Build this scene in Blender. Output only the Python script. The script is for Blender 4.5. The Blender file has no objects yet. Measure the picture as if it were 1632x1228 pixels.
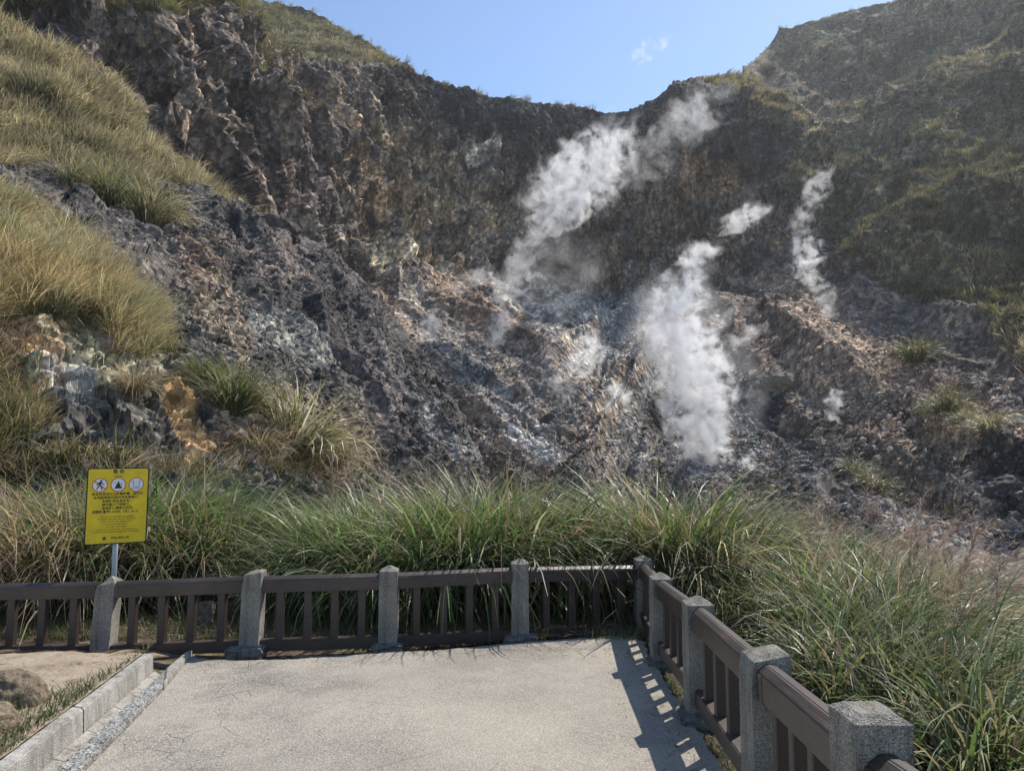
import bpy, bmesh, math
import numpy as np
from mathutils import Vector, Matrix, Euler
R = math.radians
rng = np.random.default_rng(7)
scene = bpy.context.scene
COL = scene.collection

# ------------------------------------------------------------------ camera model (photo pixels, 1632 x 1228)
F, CX, CY = 1133.0, 816.0, 614.0
PITCH = R(5.0); CAMH = 1.6
TILT = 0.0609                      # the terrace falls away from the camera by 3.5 degrees
cP, sP = math.cos(PITCH), math.sin(PITCH)

def rays(px, py):
    u = (np.asarray(px, float)-CX)/F; v = -(np.asarray(py, float)-CY)/F
    return u, cP - v*sP, sP + v*cP

def at(px, py, Y):
    """world point seen at photo pixel (px,py) at forward distance Y"""
    a, b, c = rays(px, py); k = np.asarray(Y, float)/b
    return np.stack([a*k, b*k, CAMH + c*k], -1)

def ground(px, py, h=0.0):
    a, b, c = rays(px, py); k = (h-CAMH)/(c+TILT*b)
    return Vector((float(a*k), float(b*k), float(CAMH+c*k)))

def plane(x, y, h=0.0):
    return Vector((x, y, -TILT*y+h))

# ------------------------------------------------------------------ numpy noise
def _h(ix, iy, iz, seed):
    h = (ix.astype(np.uint32)*np.uint32(374761393) + iy.astype(np.uint32)*np.uint32(668265263)
         + iz.astype(np.uint32)*np.uint32(2147483647) + np.uint32((seed*1013904223) & 0xffffffff))
    h = (h ^ (h >> np.uint32(13)))*np.uint32(1274126177)
    h = (h ^ (h >> np.uint32(16)))*np.uint32(2246822519)
    return ((h ^ (h >> np.uint32(15))) & np.uint32(0xffffff)).astype(np.float32)/np.float32(0xffffff)

def vnoise(p, seed=0):
    p = np.asarray(p, np.float32); i = np.floor(p).astype(np.int64); f = p-i
    f = f*f*f*(f*(f*6-15)+10); r = 0
    for dx in (0, 1):
        wx = f[:, 0] if dx else 1-f[:, 0]
        for dy in (0, 1):
            wy = f[:, 1] if dy else 1-f[:, 1]
            for dz in (0, 1):
                wz = f[:, 2] if dz else 1-f[:, 2]
                r = r + wx*wy*wz*_h(i[:, 0]+dx, i[:, 1]+dy, i[:, 2]+dz, seed)
    return r                                                   # 0..1

def fbm(p, octv=4, seed=0, gain=0.5, ridged=False):
    p = np.asarray(p, np.float32); s = 0; a = 1.0; t = 0
    c, sn = math.cos(.7), math.sin(.7)
    for o in range(octv):
        n = vnoise(p, seed+o*17)
        if ridged: n = 1-np.abs(2*n-1)
        s = s+a*n; t += a; a *= gain
        p = np.stack([(p[:, 0]*c-p[:, 1]*sn), (p[:, 0]*sn+p[:, 1]*c), p[:, 2]], -1)*2.03+3.7
    return s/t

def worley(p, seed=0):
    p = np.asarray(p, np.float32); i = np.floor(p).astype(np.int64); f = p-i
    d1 = np.full(len(p), 9., np.float32); d2 = d1.copy(); cid = np.zeros(len(p), np.float32)
    for dx in (-1, 0, 1):
        for dy in (-1, 0, 1):
            for dz in (-1, 0, 1):
                a, b, c = i[:, 0]+dx, i[:, 1]+dy, i[:, 2]+dz
                d = (dx+_h(a, b, c, seed)-f[:, 0])**2+(dy+_h(a, b, c, seed+1)-f[:, 1])**2+(dz+_h(a, b, c, seed+2)-f[:, 2])**2
                m = d < d1
                d2 = np.where(m, d1, np.minimum(d2, d)); cid = np.where(m, _h(a, b, c, seed+3), cid); d1 = np.where(m, d, d1)
    return np.sqrt(d1), np.sqrt(d2), cid

def facets(p, seed=0):
    """broken-rock relief: every Voronoi cell is a tilted plane of its own"""
    p = np.asarray(p, np.float32); i = np.floor(p).astype(np.int64); f = p-i
    d1 = np.full(len(p), 9., np.float32); val = np.zeros(len(p), np.float32)
    for dx in (-1, 0, 1):
        for dy in (-1, 0, 1):
            for dz in (-1, 0, 1):
                a, b, c = i[:, 0]+dx, i[:, 1]+dy, i[:, 2]+dz
                ex, ey, ez = f[:, 0]-dx-_h(a, b, c, seed), f[:, 1]-dy-_h(a, b, c, seed+1), f[:, 2]-dz-_h(a, b, c, seed+2)
                d = ex*ex+ey*ey+ez*ez
                v = (_h(a, b, c, seed+3)-.5)*.8+(_h(a, b, c, seed+4)-.5)*1.7*ex+(_h(a, b, c, seed+5)-.5)*1.7*ey+(_h(a, b, c, seed+6)-.5)*1.7*ez
                m = d < d1; val = np.where(m, v, val); d1 = np.where(m, d, d1)
    return val

def sstep(a, b, x):
    t = np.clip((x-a)/(b-a), 0, 1); return t*t*(3-2*t)

def polymask(px, py, poly, soft):
    """soft inside-mask of a polygon"""
    x = np.asarray(px, np.float32); y = np.asarray(py, np.float32)
    ins = np.zeros(x.shape, bool); d = np.full(x.shape, 1e9, np.float32)
    n = len(poly)
    for k in range(n):
        x0, y0 = poly[k]; x1, y1 = poly[(k+1) % n]
        ex, ey = x1-x0, y1-y0
        t = np.clip(((x-x0)*ex+(y-y0)*ey)/(ex*ex+ey*ey+1e-9), 0, 1)
        d = np.minimum(d, np.hypot(x-x0-t*ex, y-y0-t*ey))
        if y0 != y1:
            ins ^= ((y0 > y) != (y1 > y)) & (x < (x1-x0)*(y-y0)/(y1-y0)+x0)
    return sstep(-soft, soft, np.where(ins, d, -d))

class RBF:
    """thin-plate interpolation of log distance over control points"""
    def __init__(s, pts, smooth=1e-3):
        P = np.array(pts, float); s.c = P[:, :2]/500.; v = np.log(P[:, 2]); n = len(P)
        A = np.zeros((n+3, n+3)); A[:n, :n] = s.k(s.c)+np.eye(n)*smooth
        A[:n, n] = 1; A[:n, n+1:] = s.c; A[n, :n] = 1; A[n+1:, :n] = s.c.T
        s.w = np.linalg.solve(A, np.concatenate([v, np.zeros(3)]))
    def k(s, x):
        d = np.hypot(x[:, None, 0]-s.c[None, :, 0], x[:, None, 1]-s.c[None, :, 1])
        return d*d*np.log(d+1e-9)
    def __call__(s, px, py):
        x = np.stack([np.ravel(px), np.ravel(py)], -1)/500.; n = len(s.c)
        o = np.empty(len(x))
        for a in range(0, len(x), 100000):
            b = x[a:a+100000]; o[a:a+100000] = s.k(b)@s.w[:n]+s.w[n]+b@s.w[n+1:]
        return np.exp(o)

# ------------------------------------------------------------------ object helpers
def link(o, parent=None):
    COL.objects.link(o)
    if parent is not None: o.parent = parent
    return o

def tag(o, label=None, cat=None, group=None, kind=None):
    if label: o['label'] = label
    if cat: o['category'] = cat
    if group: o['group'] = group
    if kind: o['kind'] = kind
    return o

def empty(name, loc=(0, 0, 0), rz=0):
    o = bpy.data.objects.new(name, None); o.location = loc; o.rotation_euler = (0, 0, rz); o.empty_display_size = .2
    return link(o)

def npmesh(name, verts, faces, mat, color=None, parent=None, smooth=True):
    """faces: (n,3) or (n,4) int array"""
    verts = np.ascontiguousarray(verts, np.float32); faces = np.ascontiguousarray(faces, np.int32)
    k = faces.shape[1]; n = len(faces)
    me = bpy.data.meshes.new(name)
    me.vertices.add(len(verts)); me.vertices.foreach_set('co', verts.ravel())
    me.loops.add(n*k); me.loops.foreach_set('vertex_index', faces.ravel())
    me.polygons.add(n); me.polygons.foreach_set('loop_start', np.arange(0, n*k, k, dtype=np.int32))
    me.polygons.foreach_set('use_smooth', np.full(n, smooth, bool))
    if color is not None:
        a = me.attributes.new('Col', 'FLOAT_COLOR', 'POINT')
        c = np.ones((len(verts), 4), np.float32); c[:, :3] = color; a.data.foreach_set('color', c.ravel())
    me.update(calc_edges=True); me.materials.append(mat)
    o = bpy.data.objects.new(name, me)
    return link(o, parent)

def bmobj(name, bm, mats, parent=None, smooth=False):
    me = bpy.data.meshes.new(name)
    bmesh.ops.recalc_face_normals(bm, faces=bm.faces); bm.to_mesh(me); bm.free()
    for m in (mats if isinstance(mats, (list, tuple)) else [mats]): me.materials.append(m)
    if smooth:
        for p in me.polygons: p.use_smooth = True
    return link(bpy.data.objects.new(name, me), parent)

def grid_faces(nu, nv):
    i = np.arange(nu-1)[:, None]*nv+np.arange(nv-1)[None, :]
    return np.stack([i, i+nv, i+nv+1, i+1], -1).reshape(-1, 4)

# ------------------------------------------------------------------ materials
def mat(name):
    m = bpy.data.materials.new(name); m.use_nodes = True
    nt = m.node_tree; nt.nodes.clear()
    out = nt.nodes.new('ShaderNodeOutputMaterial')
    return m, nt, out

def N(nt, t, **kw):
    n = nt.nodes.new(t)
    ins = kw.pop('i', {})
    for k, v in kw.items(): setattr(n, k, v)
    for k, v in ins.items():
        if hasattr(v, 'node'): nt.links.new(v, n.inputs[k])
        else: n.inputs[k].default_value = v
    return n

def ramp(nt, fac, stops):
    r = nt.nodes.new('ShaderNodeValToRGB'); e = r.color_ramp.elements
    while len(e) < len(stops): e.new(.5)
    for el, (p, c) in zip(e, stops):
        el.position = p; el.color = (*c, 1) if len(c) == 3 else c
    nt.links.new(fac, r.inputs[0]); return r.outputs[0]

def mixc(nt, f, a, b, mode='MIX'):
    n = nt.nodes.new('ShaderNodeMix'); n.data_type = 'RGBA'; n.blend_type = mode
    for s, v in ((n.inputs['Factor'], f), (n.inputs[6], a), (n.inputs[7], b)):
        if hasattr(v, 'node'): nt.links.new(v, s)
        else: s.default_value = v if not isinstance(v, tuple) or len(v) == 4 else (*v, 1)
    return n.outputs[2]

def tex_noise(nt, vec, scale, detail=4, rough=.55, **kw):
    n = N(nt, 'ShaderNodeTexNoise', i={'Vector': vec, 'Scale': scale, 'Detail': detail, 'Roughness': rough}, **kw)
    return n

def objco(nt): return N(nt, 'ShaderNodeTexCoord').outputs['Object']

def finish(nt, out, color, rough=.9, spec=.2, height=None, bdist=.02, bstr=1.0):
    b = nt.nodes.new('ShaderNodeBsdfPrincipled')
    if hasattr(color, 'node'): nt.links.new(color, b.inputs['Base Color'])
    else: b.inputs['Base Color'].default_value = (*color, 1)
    if hasattr(rough, 'node'): nt.links.new(rough, b.inputs['Roughness'])
    else: b.inputs['Roughness'].default_value = rough
    b.inputs['Specular IOR Level'].default_value = spec
    if height is not None:
        bp = N(nt, 'ShaderNodeBump', i={'Height': height, 'Distance': bdist, 'Strength': bstr})
        nt.links.new(bp.outputs[0], b.inputs['Normal'])
    nt.links.new(b.outputs[0], out.inputs[0]); return b

def m_rock(name, s_big, s_fine, bdist, streak=0.):
    m, nt, out = mat(name); co = objco(nt)
    a = N(nt, 'ShaderNodeAttribute', attribute_name='Col').outputs['Color']
    n1 = tex_noise(nt, co, s_big, 6, .65); n2 = tex_noise(nt, co, s_fine, 8, .72)
    v = N(nt, 'ShaderNodeTexVoronoi', i={'Vector': mixc(nt, .25, co, n2.outputs['Color'], 'ADD'), 'Scale': s_fine*1.1})
    cell = N(nt, 'ShaderNodeSeparateColor', i={0: v.outputs['Color']}).outputs[0]
    f1 = ramp(nt, n1.outputs[0], [(.34, (.42, .41, .41)), (.5, (1, 1, 1)), (.66, (1.75, 1.66, 1.5))])
    f2 = ramp(nt, n2.outputs[0], [(.34, (.34, .34, .35)), (.5, (1, 1, 1)), (.66, (1.9, 1.83, 1.7))])
    f3 = ramp(nt, cell, [(0, (.6, .6, .6)), (.6, (1, 1, 1)), (1, (1.75, 1.72, 1.65))])
    c = mixc(nt, 1.0, mixc(nt, 1.0, a, f1, 'MULTIPLY'), mixc(nt, 1.0, f2, f3, 'MULTIPLY'), 'MULTIPLY')
    if streak:
        mp = N(nt, 'ShaderNodeMapping', i={'Vector': co, 'Scale': (1, 1, .12)})
        n3 = tex_noise(nt, mp.outputs[0], streak, 5, .65)
        nz = N(nt, 'ShaderNodeSeparateXYZ', i={0: N(nt, 'ShaderNodeNewGeometry').outputs['Normal']}).outputs[2]
        steep = N(nt, 'ShaderNodeMapRange', i={'Value': nz, 'From Min': .75, 'From Max': .35}).outputs[0]
        c = mixc(nt, steep, c, mixc(nt, 1.0, c, ramp(nt, n3.outputs[0], [(.33, (.45, .44, .45)), (.5, (1, 1, 1)), (.66, (1.7, 1.55, 1.35))]), 'MULTIPLY'))
    h = N(nt, 'ShaderNodeMath', operation='ADD', i={0: n2.outputs[0], 1: v.outputs['Distance']}).outputs[0]
    finish(nt, out, c, .92, .15, h, bdist, .9); return m

def m_grass(name, trans=.38, rough=.42, spec=.3):
    m, nt, out = mat(name)
    a = N(nt, 'ShaderNodeAttribute', attribute_name='Col').outputs['Color']
    co = objco(nt); n1 = tex_noise(nt, co, .9, 3)
    c = mixc(nt, 1.0, a, ramp(nt, n1.outputs[0], [(.3, (.75, .78, .7)), (.7, (1.2, 1.15, 1.1))]), 'MULTIPLY')
    b = nt.nodes.new('ShaderNodeBsdfPrincipled'); nt.links.new(c, b.inputs['Base Color'])
    b.inputs['Roughness'].default_value = rough; b.inputs['Specular IOR Level'].default_value = spec
    t = N(nt, 'ShaderNodeBsdfTranslucent', i={'Color': mixc(nt, 1.0, c, (1.15, 1.13, .92, 1), 'MULTIPLY')})
    mx = N(nt, 'ShaderNodeMixShader', i={0: trans, 1: b.outputs[0], 2: t.outputs[0]})
    nt.links.new(mx.outputs[0], out.inputs[0]); return m

M = {}
M['cliff'] = m_rock('cliff_rock', .16, 1.3, .45, .8)
M['spur'] = m_rock('scree_rock', .25, 3.2, .12)
M['stone'] = m_rock('loose_stone', .5, 5., .03)
M['blade'] = m_grass('silvergrass_leaf')
M['dry'] = m_grass('dry_silvergrass', .4, .6, .2)
M['farveg'] = m_grass('hill_grass', .3, .7, .1)
M['pale'] = m_grass('pale_slope_grass', .4, .45, .4)
SUN_E, SKY_E, EXPO, HAZE = 4.2, .135, .53, .0002
# ------------------------------------------------------------------ terrain sheets
def unit(v): return v/np.maximum(np.linalg.norm(v, axis=-1, keepdims=True), 1e-9)

def grid_normals(P):
    du = np.gradient(P, axis=0); dv = np.gradient(P, axis=1)
    n = unit(np.cross(dv, du)); view = P-np.array([0, 0, CAMH])
    s = np.sign((n*view).sum(-1, keepdims=True)); n = np.where(s > 0, -n, n)
    return n

class Sheet:
    """terrain surface: columns over the azimuth, rows from the valley bottom to the skyline and then down its back"""
    def __init__(s, cols, bottom, outline, rbf, nrow, back=10, back_depth=25., back_drop=90., crest=.0):
        s.cols = cols; ox, oy = np.array(outline, float).T
        top = np.interp(cols, ox, oy); s.bottom = bottom; s.top = top
        t = np.linspace(0, 1, nrow); s.nrow = nrow
        PX = np.repeat(cols[:, None], nrow, 1); PY = bottom+(top[:, None]-bottom)*t[None, :]
        Y = rbf(PX, PY).reshape(PX.shape)
        if crest:                                             # round the crest off, away from the viewer
            Y = Y*(1+crest*np.exp(-(PY-top[:, None])/14.))
        P = at(PX, PY, Y)
        bt = np.linspace(0, 1, back+1)[1:]
        Yb = Y[:, -1:]+back_depth*bt**.8
        PYb = top[:, None]+back_drop*bt**1.6
        Pb = at(np.repeat(cols[:, None], back, 1), PYb, Yb)
        s.P = np.concatenate([P, Pb], 1); s.PX = np.concatenate([PX, np.repeat(cols[:, None], back, 1)], 1)
        s.PY = np.concatenate([PY, PYb], 1); s.nu, s.nv = s.P.shape[:2]
        s.Nrm = grid_normals(s.P); s.C = np.ones_like(s.P)
    def flat(s): return s.P.reshape(-1, 3)
    def sample(s, n, weight, front=True):
        """n random surface points, accepted by weight(px,py) ; returns positions, normals, px, py"""
        out = []; tot = 0
        wflat = weight(s.PX, s.PY)
        if front: wflat = wflat.copy(); wflat[:, s.nrow:] = 0
        # weight by pixel area of a cell so that density is even over the picture rows
        w = wflat*(np.abs(s.top-s.bottom)[:, None]/s.nrow)
        w = w[:-1, :-1].ravel(); c = np.cumsum(w); 
        if c[-1] <= 0: return None
        k = np.searchsorted(c, rng.random(n)*c[-1]); i, j = k//(s.nv-1), k % (s.nv-1)
        a, b = rng.random(n)[:, None], rng.random(n)[:, None]
        f = lambda A: ((1-a)*(1-b)*A[i, j]+a*(1-b)*A[i+1, j]+(1-a)*b*A[i, j+1]+a*b*A[i+1, j+1])
        return f(s.P), unit(f(s.Nrm)), s.PX[i, j], s.PY[i, j], s.C[i, j]
    def pick(s, px, py):
        i = int(np.clip(np.searchsorted(s.cols, px), 0, s.nu-1)); j = int(np.argmin(np.abs(s.PY[i, :s.nrow]-py)))
        return Vector(s.P[i, j]), Vector(s.Nrm[i, j])

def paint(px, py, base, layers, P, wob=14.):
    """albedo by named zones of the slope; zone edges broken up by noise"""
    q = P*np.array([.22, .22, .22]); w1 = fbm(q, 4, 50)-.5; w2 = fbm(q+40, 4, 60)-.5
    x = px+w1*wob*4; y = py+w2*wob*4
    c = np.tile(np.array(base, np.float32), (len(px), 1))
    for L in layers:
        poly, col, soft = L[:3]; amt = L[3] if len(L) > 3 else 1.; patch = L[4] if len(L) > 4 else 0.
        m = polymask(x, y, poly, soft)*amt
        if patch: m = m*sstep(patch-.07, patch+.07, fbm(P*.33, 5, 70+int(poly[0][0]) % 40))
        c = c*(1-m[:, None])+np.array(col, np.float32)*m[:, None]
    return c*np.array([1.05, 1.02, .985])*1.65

# ---- crater wall, talus and right-hand hillside
A_PTS = [(-200,0,60),(-200,400,55),(-200,900,38),(0,20,66),(0,300,62),(250,0,76),(250,200,69),(400,40,90),(300,300,65),
 (440,350,76),(590,450,88),(520,200,88),(600,250,99),(620,100,110),(700,430,97),(760,150,118),(760,300,109),(850,450,104),(850,160,122),
 (900,470,105),(960,180,128),(960,300,119),(1000,450,108),(1090,130,122),(1090,300,112),(1100,430,104),(1180,125,138),(1150,127,128),(1212,170,124),
 (1180,300,110),(1180,430,98),(1245,215,116),(1215,90,190),(1235,130,172),(1300,60,200),(1300,150,165),(1310,230,128),
 (1300,320,105),(1300,440,91),(1420,5,205),(1420,120,162),(1420,230,124),(1420,330,101),(1450,450,85),(1450,560,75),
 (1632,0,150),(1632,150,114),(1632,300,93),(1632,450,80),(1632,560,66),(1632,700,48),(1632,800,38),(1900,0,105),(1900,300,76),
 (1900,600,50),(1900,900,27),(750,500,93),(750,600,79),(800,740,60),(900,600,82),(900,740,60),(1000,600,81),(1050,740,58),
 (1150,740,56),(1150,600,76),(1300,600,72),(1300,740,52),(1450,680,56),(1450,800,42),(800,900,42),(1200,900,37),(1500,900,31),
 (500,700,60),(500,900,42),(200,700,50),(200,900,40)]
A_PTS = [(x, y, Y*(1+(.24*float(sstep(230, 580, x))*float(sstep(1420, 1180, x))+.07*float(sstep(1180, 1420, x)))*float(sstep(590, 430, y)))) for x, y, Y in A_PTS]
A_OUT = [(-200,-40),(250,-30),(345,-22),(375,-6),(410,50),(440,80),(490,92),(560,97),(620,101),(700,130),(760,151),(850,163),(900,167),(960,181),
 (1000,177),(1040,160),(1080,131),(1110,126),(1150,122),(1178,124),(1192,105),(1225,72),(1240,52),(1290,36),(1330,24),(1420,4),(1500,-20),(1632,-55),(1900,-120)]
A = Sheet(np.linspace(-120, 1800, 1200), 1000., A_OUT, RBF(A_PTS), 620, 12, 30., 110.)
px, py = A.PX.ravel(), A.PY.ravel(); P = A.flat(); Nn = A.Nrm.reshape(-1, 3)
grassA = lambda x, y: np.maximum.reduce([
  polymask(x, y, [(1130,128),(1180,120),(1200,95),(1240,45),(1340,18),(1480,-15),(1640,-60),(1830,-90),(1830,640),(1632,600),(1560,500),(1440,470),(1330,420),(1300,330),(1262,318),(1266,225),(1215,200),(1170,160)], 22),
  polymask(x, y, [(-130,-60),(380,-60),(372,-4),(300,22),(260,40),(190,25),(120,14),(60,30),(-130,60)], 14)*.9])
cliffM = np.maximum(polymask(px, py, [(-200,-100),(380,-20),(450,85),(620,95),(960,178),(1085,128),(1180,128),(1265,215),(1420,300),(1300,330),(1240,420),(1180,440),(900,470),(700,430),(590,452),(300,400),(-200,400)], 18), 0)
tal = 1-cliffM; g = grassA(px, py)
wp = P+(fbm(P*.12, 3, 9)-.5)[:, None]*4
rim = sstep(2, 60, py-np.repeat(A.top, A.nv)); rim = .3+.7*rim
d = 0
d = d+cliffM*rim*(fbm(P*np.array([.13, .13, .03]), 4, 1, .5, True)-.6)*7.5
d = d+cliffM*rim*facets(wp*np.array([.24, .24, .11]), 4)*3.0
d = d+cliffM*rim*facets(wp*np.array([.65, .65, .30]), 14)*1.25
d = d+cliffM*(fbm(P*np.array([1., 1., .35]), 3, 3, .6, True)-.6)*.8
tl = tal*(1-g)
ang = sstep(850, 1150, px)                                   # rills fall to the right on the left side, straight at the viewer on the right
ax_, ay_ = .87-.0*ang+.13*ang, .48*(1-ang)-.09*ang
acr = P[:, 0]*ax_+P[:, 1]*ay_+(fbm(P*.05, 3, 12)-.5)*8.; alo = -P[:, 0]*ay_+P[:, 1]*ax_
rill = np.stack([acr*.10, alo*.014, 0*acr], -1); rill2 = np.stack([acr*.33, alo*.045, 0*acr+5], -1)
rn = fbm(rill, 3, 15, .5, True); rn2 = fbm(rill2, 3, 16, .55, True)
d0 = tl*((rn-.6)*7.5+(rn2-.6)*2.0)
d = d+d0+tl*((fbm(P*.4, 3, 6, .6)-.5)*.9)
d = d+tl*(facets(wp*.45, 24)*.40*sstep(.42, .62, fbm(P*.1, 3, 33))+facets(wp*1.1, 34)*.16)
d = d+g*((fbm(P*np.array([.045, .045, .02]), 4, 7, .5, True)-.6)*15.+(fbm(P*.22, 4, 8, .6)-.5)*3.6)*(1-.6*cliffM)*(.3+.7*rim)
fade = np.ones(A.P.shape[:2]); fade[:, A.nrow:] = np.linspace(.8, .1, A.nv-A.nrow)
A.P = (P+Nn*(d*fade.ravel())[:, None]).reshape(A.P.shape)
colA = paint(px, py, (.105, .092, .083), [
  ([(-200,-100),(390,-40),(450,85),(620,95),(960,178),(960,300),(760,330),(640,470),(300,400),(-200,300)], (.088,.075,.068), 25),
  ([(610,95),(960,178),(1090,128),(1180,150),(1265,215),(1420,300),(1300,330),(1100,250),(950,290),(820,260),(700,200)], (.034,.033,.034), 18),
  ([(500,150),(600,210),(700,250),(780,330),(740,420),(620,430),(560,330)], (.235,.185,.13), 30, .85, .42),
  ([(640,250),(760,260),(830,330),(860,440),(720,420)], (.175,.148,.112), 20, .8, .43),
  ([(560,400),(630,385),(690,388),(730,440),(640,445),(575,450)], (.46,.44,.37), 12, .9, .45),
  ([(735,225),(775,235),(782,252),(742,247)], (.42,.40,.36), 6, .9),
  ([(520,330),(545,340),(545,400),(525,390)], (.30,.30,.29), 8, .8),
  ([(830,260),(1000,270),(1100,260),(1190,330),(1180,430),(1000,470),(850,460)], (.105,.085,.064), 20, .8, .44),
  ([(1085,235),(1170,260),(1190,330),(1130,330),(1095,300)], (.17,.122,.094), 10, .8),
  ([(590,440),(760,430),(830,500),(900,560),(760,580),(660,560)], (.172,.128,.098), 14, .9),
  ([(760,440),(870,450),(990,480),(1040,560),(960,600),(860,550),(790,490)], (.25,.245,.24), 18, .8, .43),
  ([(640,520),(900,560),(1040,620),(1060,760),(800,760),(700,640)], (.15,.136,.125), 20, .8),
  ([(760,600),(800,620),(900,730),(880,760),(800,700)], (.30,.295,.285), 10, .8, .43),
  ([(900,560),(940,545),(960,600),(1000,640),(980,680),(930,620)], (.34,.335,.32), 10, .7, .45),
  ([(940,620),(1000,615),(1010,670),(960,690)], (.42,.42,.34), 10, .7, .5),
  ([(1000,430),(1060,440),(1050,560),(1000,560)], (.20,.195,.19), 12, .7),
  ([(1150,440),(1300,450),(1420,560),(1640,690),(1640,760),(1420,700),(1280,620),(1150,540)], (.185,.142,.112), 14, .95),
  ([(1040,560),(1160,560),(1290,640),(1420,740),(1400,860),(1150,780)], (.050,.049,.051), 20, .9),
  ([(1240,600),(1420,640),(1560,740),(1540,800),(1400,740),(1260,660)], (.115,.098,.08), 14, .8, .42),
  ([(1290,760),(1480,800),(1632,930),(1500,930),(1330,850)], (.155,.155,.155), 24, .8, .5),
  ([(1590,760),(1800,760),(1800,830),(1590,820)], (.05,.05,.05), 8),
 ], P)
gc = np.array([.15,.135,.10])*(.5+1.0*fbm(P*.2, 4, 80)[:, None])
colA = colA*(1-g[:, None])+gc*g[:, None]
ms = sstep(.60, .70, fbm(np.stack([acr*.22, alo*.03, 0*acr], -1), 4, 95))*tl*sstep(420, 470, py)*sstep(1330, 1150, px)
colA = colA*(1-.65*ms[:, None])+np.array([.25, .245, .235])*.65*ms[:, None]
ms = sstep(.6, .7, fbm(np.stack([acr*.16, alo*.03, 0*acr+9], -1), 4, 96))*tl
colA = colA*(1-.6*ms[:, None])+np.array([.045, .044, .045])*.6*ms[:, None]
# iron and sulphur specks over the talus
sp = sstep(.63, .7, fbm(P*.9, 3, 90))*tal*(1-g); colA = colA*(1-.6*sp[:, None])+np.array([.26,.20,.14])*.6*sp[:, None]
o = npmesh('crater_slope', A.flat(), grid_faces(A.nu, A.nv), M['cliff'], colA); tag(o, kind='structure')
A.Nrm = grid_normals(A.P); A.C = colA.reshape(A.P.shape)

# ---- grassy hilltop behind the left rim
C_PTS = [(x, y, Y*1.3) for x, y, Y in [(330,150,120),(480,110,122),(660,140,122),(480,20,178),(420,0,176),(560,52,166),(620,92,140),(330,-30,150),(680,130,138)]]
C = Sheet(np.linspace(330, 690, 220), 150., [(330,-30),(395,-2),(440,6),(480,20),(520,34),(560,54),(590,72),(625,95),(660,116),(690,140)], RBF(C_PTS), 90, 10, 40., 90.)
P = C.flat(); d = (fbm(P*.06, 4, 21)-.5)*5+(fbm(P*.3, 3, 22)-.5)*1.4
C.P = (P+C.Nrm.reshape(-1, 3)*d[:, None]).reshape(C.P.shape)
gc = np.array([.10,.092,.04])*(.7+.6*fbm(P*.2, 4, 81)[:, None])
o = npmesh('hilltop', C.flat(), grid_faces(C.nu, C.nv), M['cliff'], gc); tag(o, kind='structure'); C.Nrm = grid_normals(C.P)

# ---- left spur: grass slope, dark scree, rock bank
B_PTS = [(0,45,50),(150,110,54),(240,210,54),(330,300,55),(430,352,57),(520,405,57),(590,462,56),(650,560,49),(700,640,44),(760,742,39),
 (0,315,27),(100,385,25.5),(200,455,24.5),(265,545,23),(0,285,34),(100,345,33),(200,400,32),(280,470,29.5),(0,500,19.5),(150,530,20.5),
 (250,590,20),(0,620,16.5),(200,640,17.5),(330,600,20.5),(330,700,17.5),(450,640,23),(450,740,19),(0,760,14),(200,760,14.5),(400,800,16),
 (0,920,12.5),(400,920,13),(600,740,30),(600,640,36),(600,900,24),(500,560,34),(400,500,33),(350,400,42),(450,420,47),(300,310,48),
 (200,300,41),(100,250,41),(0,200,42),(0,120,46),(150,180,49),(250,250,51),(700,720,38),(700,900,30),(840,900,32),(-150,300,25),
 (-150,600,15),(-150,900,11),(-150,100,44)]
B_OUT = [(-150,-10),(0,48),(60,78),(150,112),(240,215),(330,306),(430,360),(470,378),(520,408),(560,432),(592,466),(625,512),(650,562),(680,606),(705,650),(760,745),(820,835),(870,905)]
B = Sheet(np.linspace(-130, 862, 700), 930., B_OUT, RBF(B_PTS), 560, 14, 14., 80., .035)
px, py = B.PX.ravel(), B.PY.ravel(); P = B.flat(); Nn = B.Nrm.reshape(-1, 3)
mound = [(-140,290),(0,312),(70,352),(130,395),(190,440),(245,500),(272,560),(200,575),(140,510),(60,520),(-140,540)]
spurg = [(-140,-40),(0,50),(150,112),(240,215),(330,306),(436,352),(425,368),(360,345),(300,300),(235,270),(205,285),(275,350),(262,378),(200,345),(110,312),(60,288),(-140,270)]
grassB = lambda x, y: np.maximum.reduce([polymask(x, y, mound, 10), polymask(x, y, spurg, 8),
  polymask(x, y, [(-140,560),(20,560),(70,640),(90,720),(-140,740)], 14)])
g = grassB(px, py)
near = sstep(34, 20, P[:, 1])
wp = P+(fbm(P*.3, 3, 39)-.5)[:, None]*1.5
d = (fbm(P*.11, 4, 31, .5, True)-.55)*1.5*(1-.5*near)
acr = P[:, 0]*.80+P[:, 1]*.60+(fbm(P*.1, 3, 13)-.5)*4; alo = -P[:, 0]*.6+P[:, 1]*.8
rl = fbm(np.stack([acr*.22, alo*.035, 0*acr], -1), 4, 17, .55, True)
d = d+(1-g)*(1-near)*(rl-.6)*3.2
rocky = polymask(px, py, [(-140,520),(300,600),(300,740),(-140,760)], 30)
d = d+(1-g)*(facets(wp*.6, 34)*.36*(1-.25*near)*(.35+.65*sstep(.4, .62, fbm(P*.2, 3, 38)))+facets(wp*np.array([1.2, 1.2, 1.9]), 44)*.15*(1+near)+facets(wp*3.2, 54)*.06*(1+near)+(fbm(P*.8, 3, 36, .6)-.5)*.5)
d = d+rocky*(1-g)*(facets(wp*.8, 64)*.42+facets(wp*2., 65)*.17)
ledge = polymask(px, py, [(330,345),(450,360),(475,395),(440,405),(380,385)], 6)
d = d+ledge*.9
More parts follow.
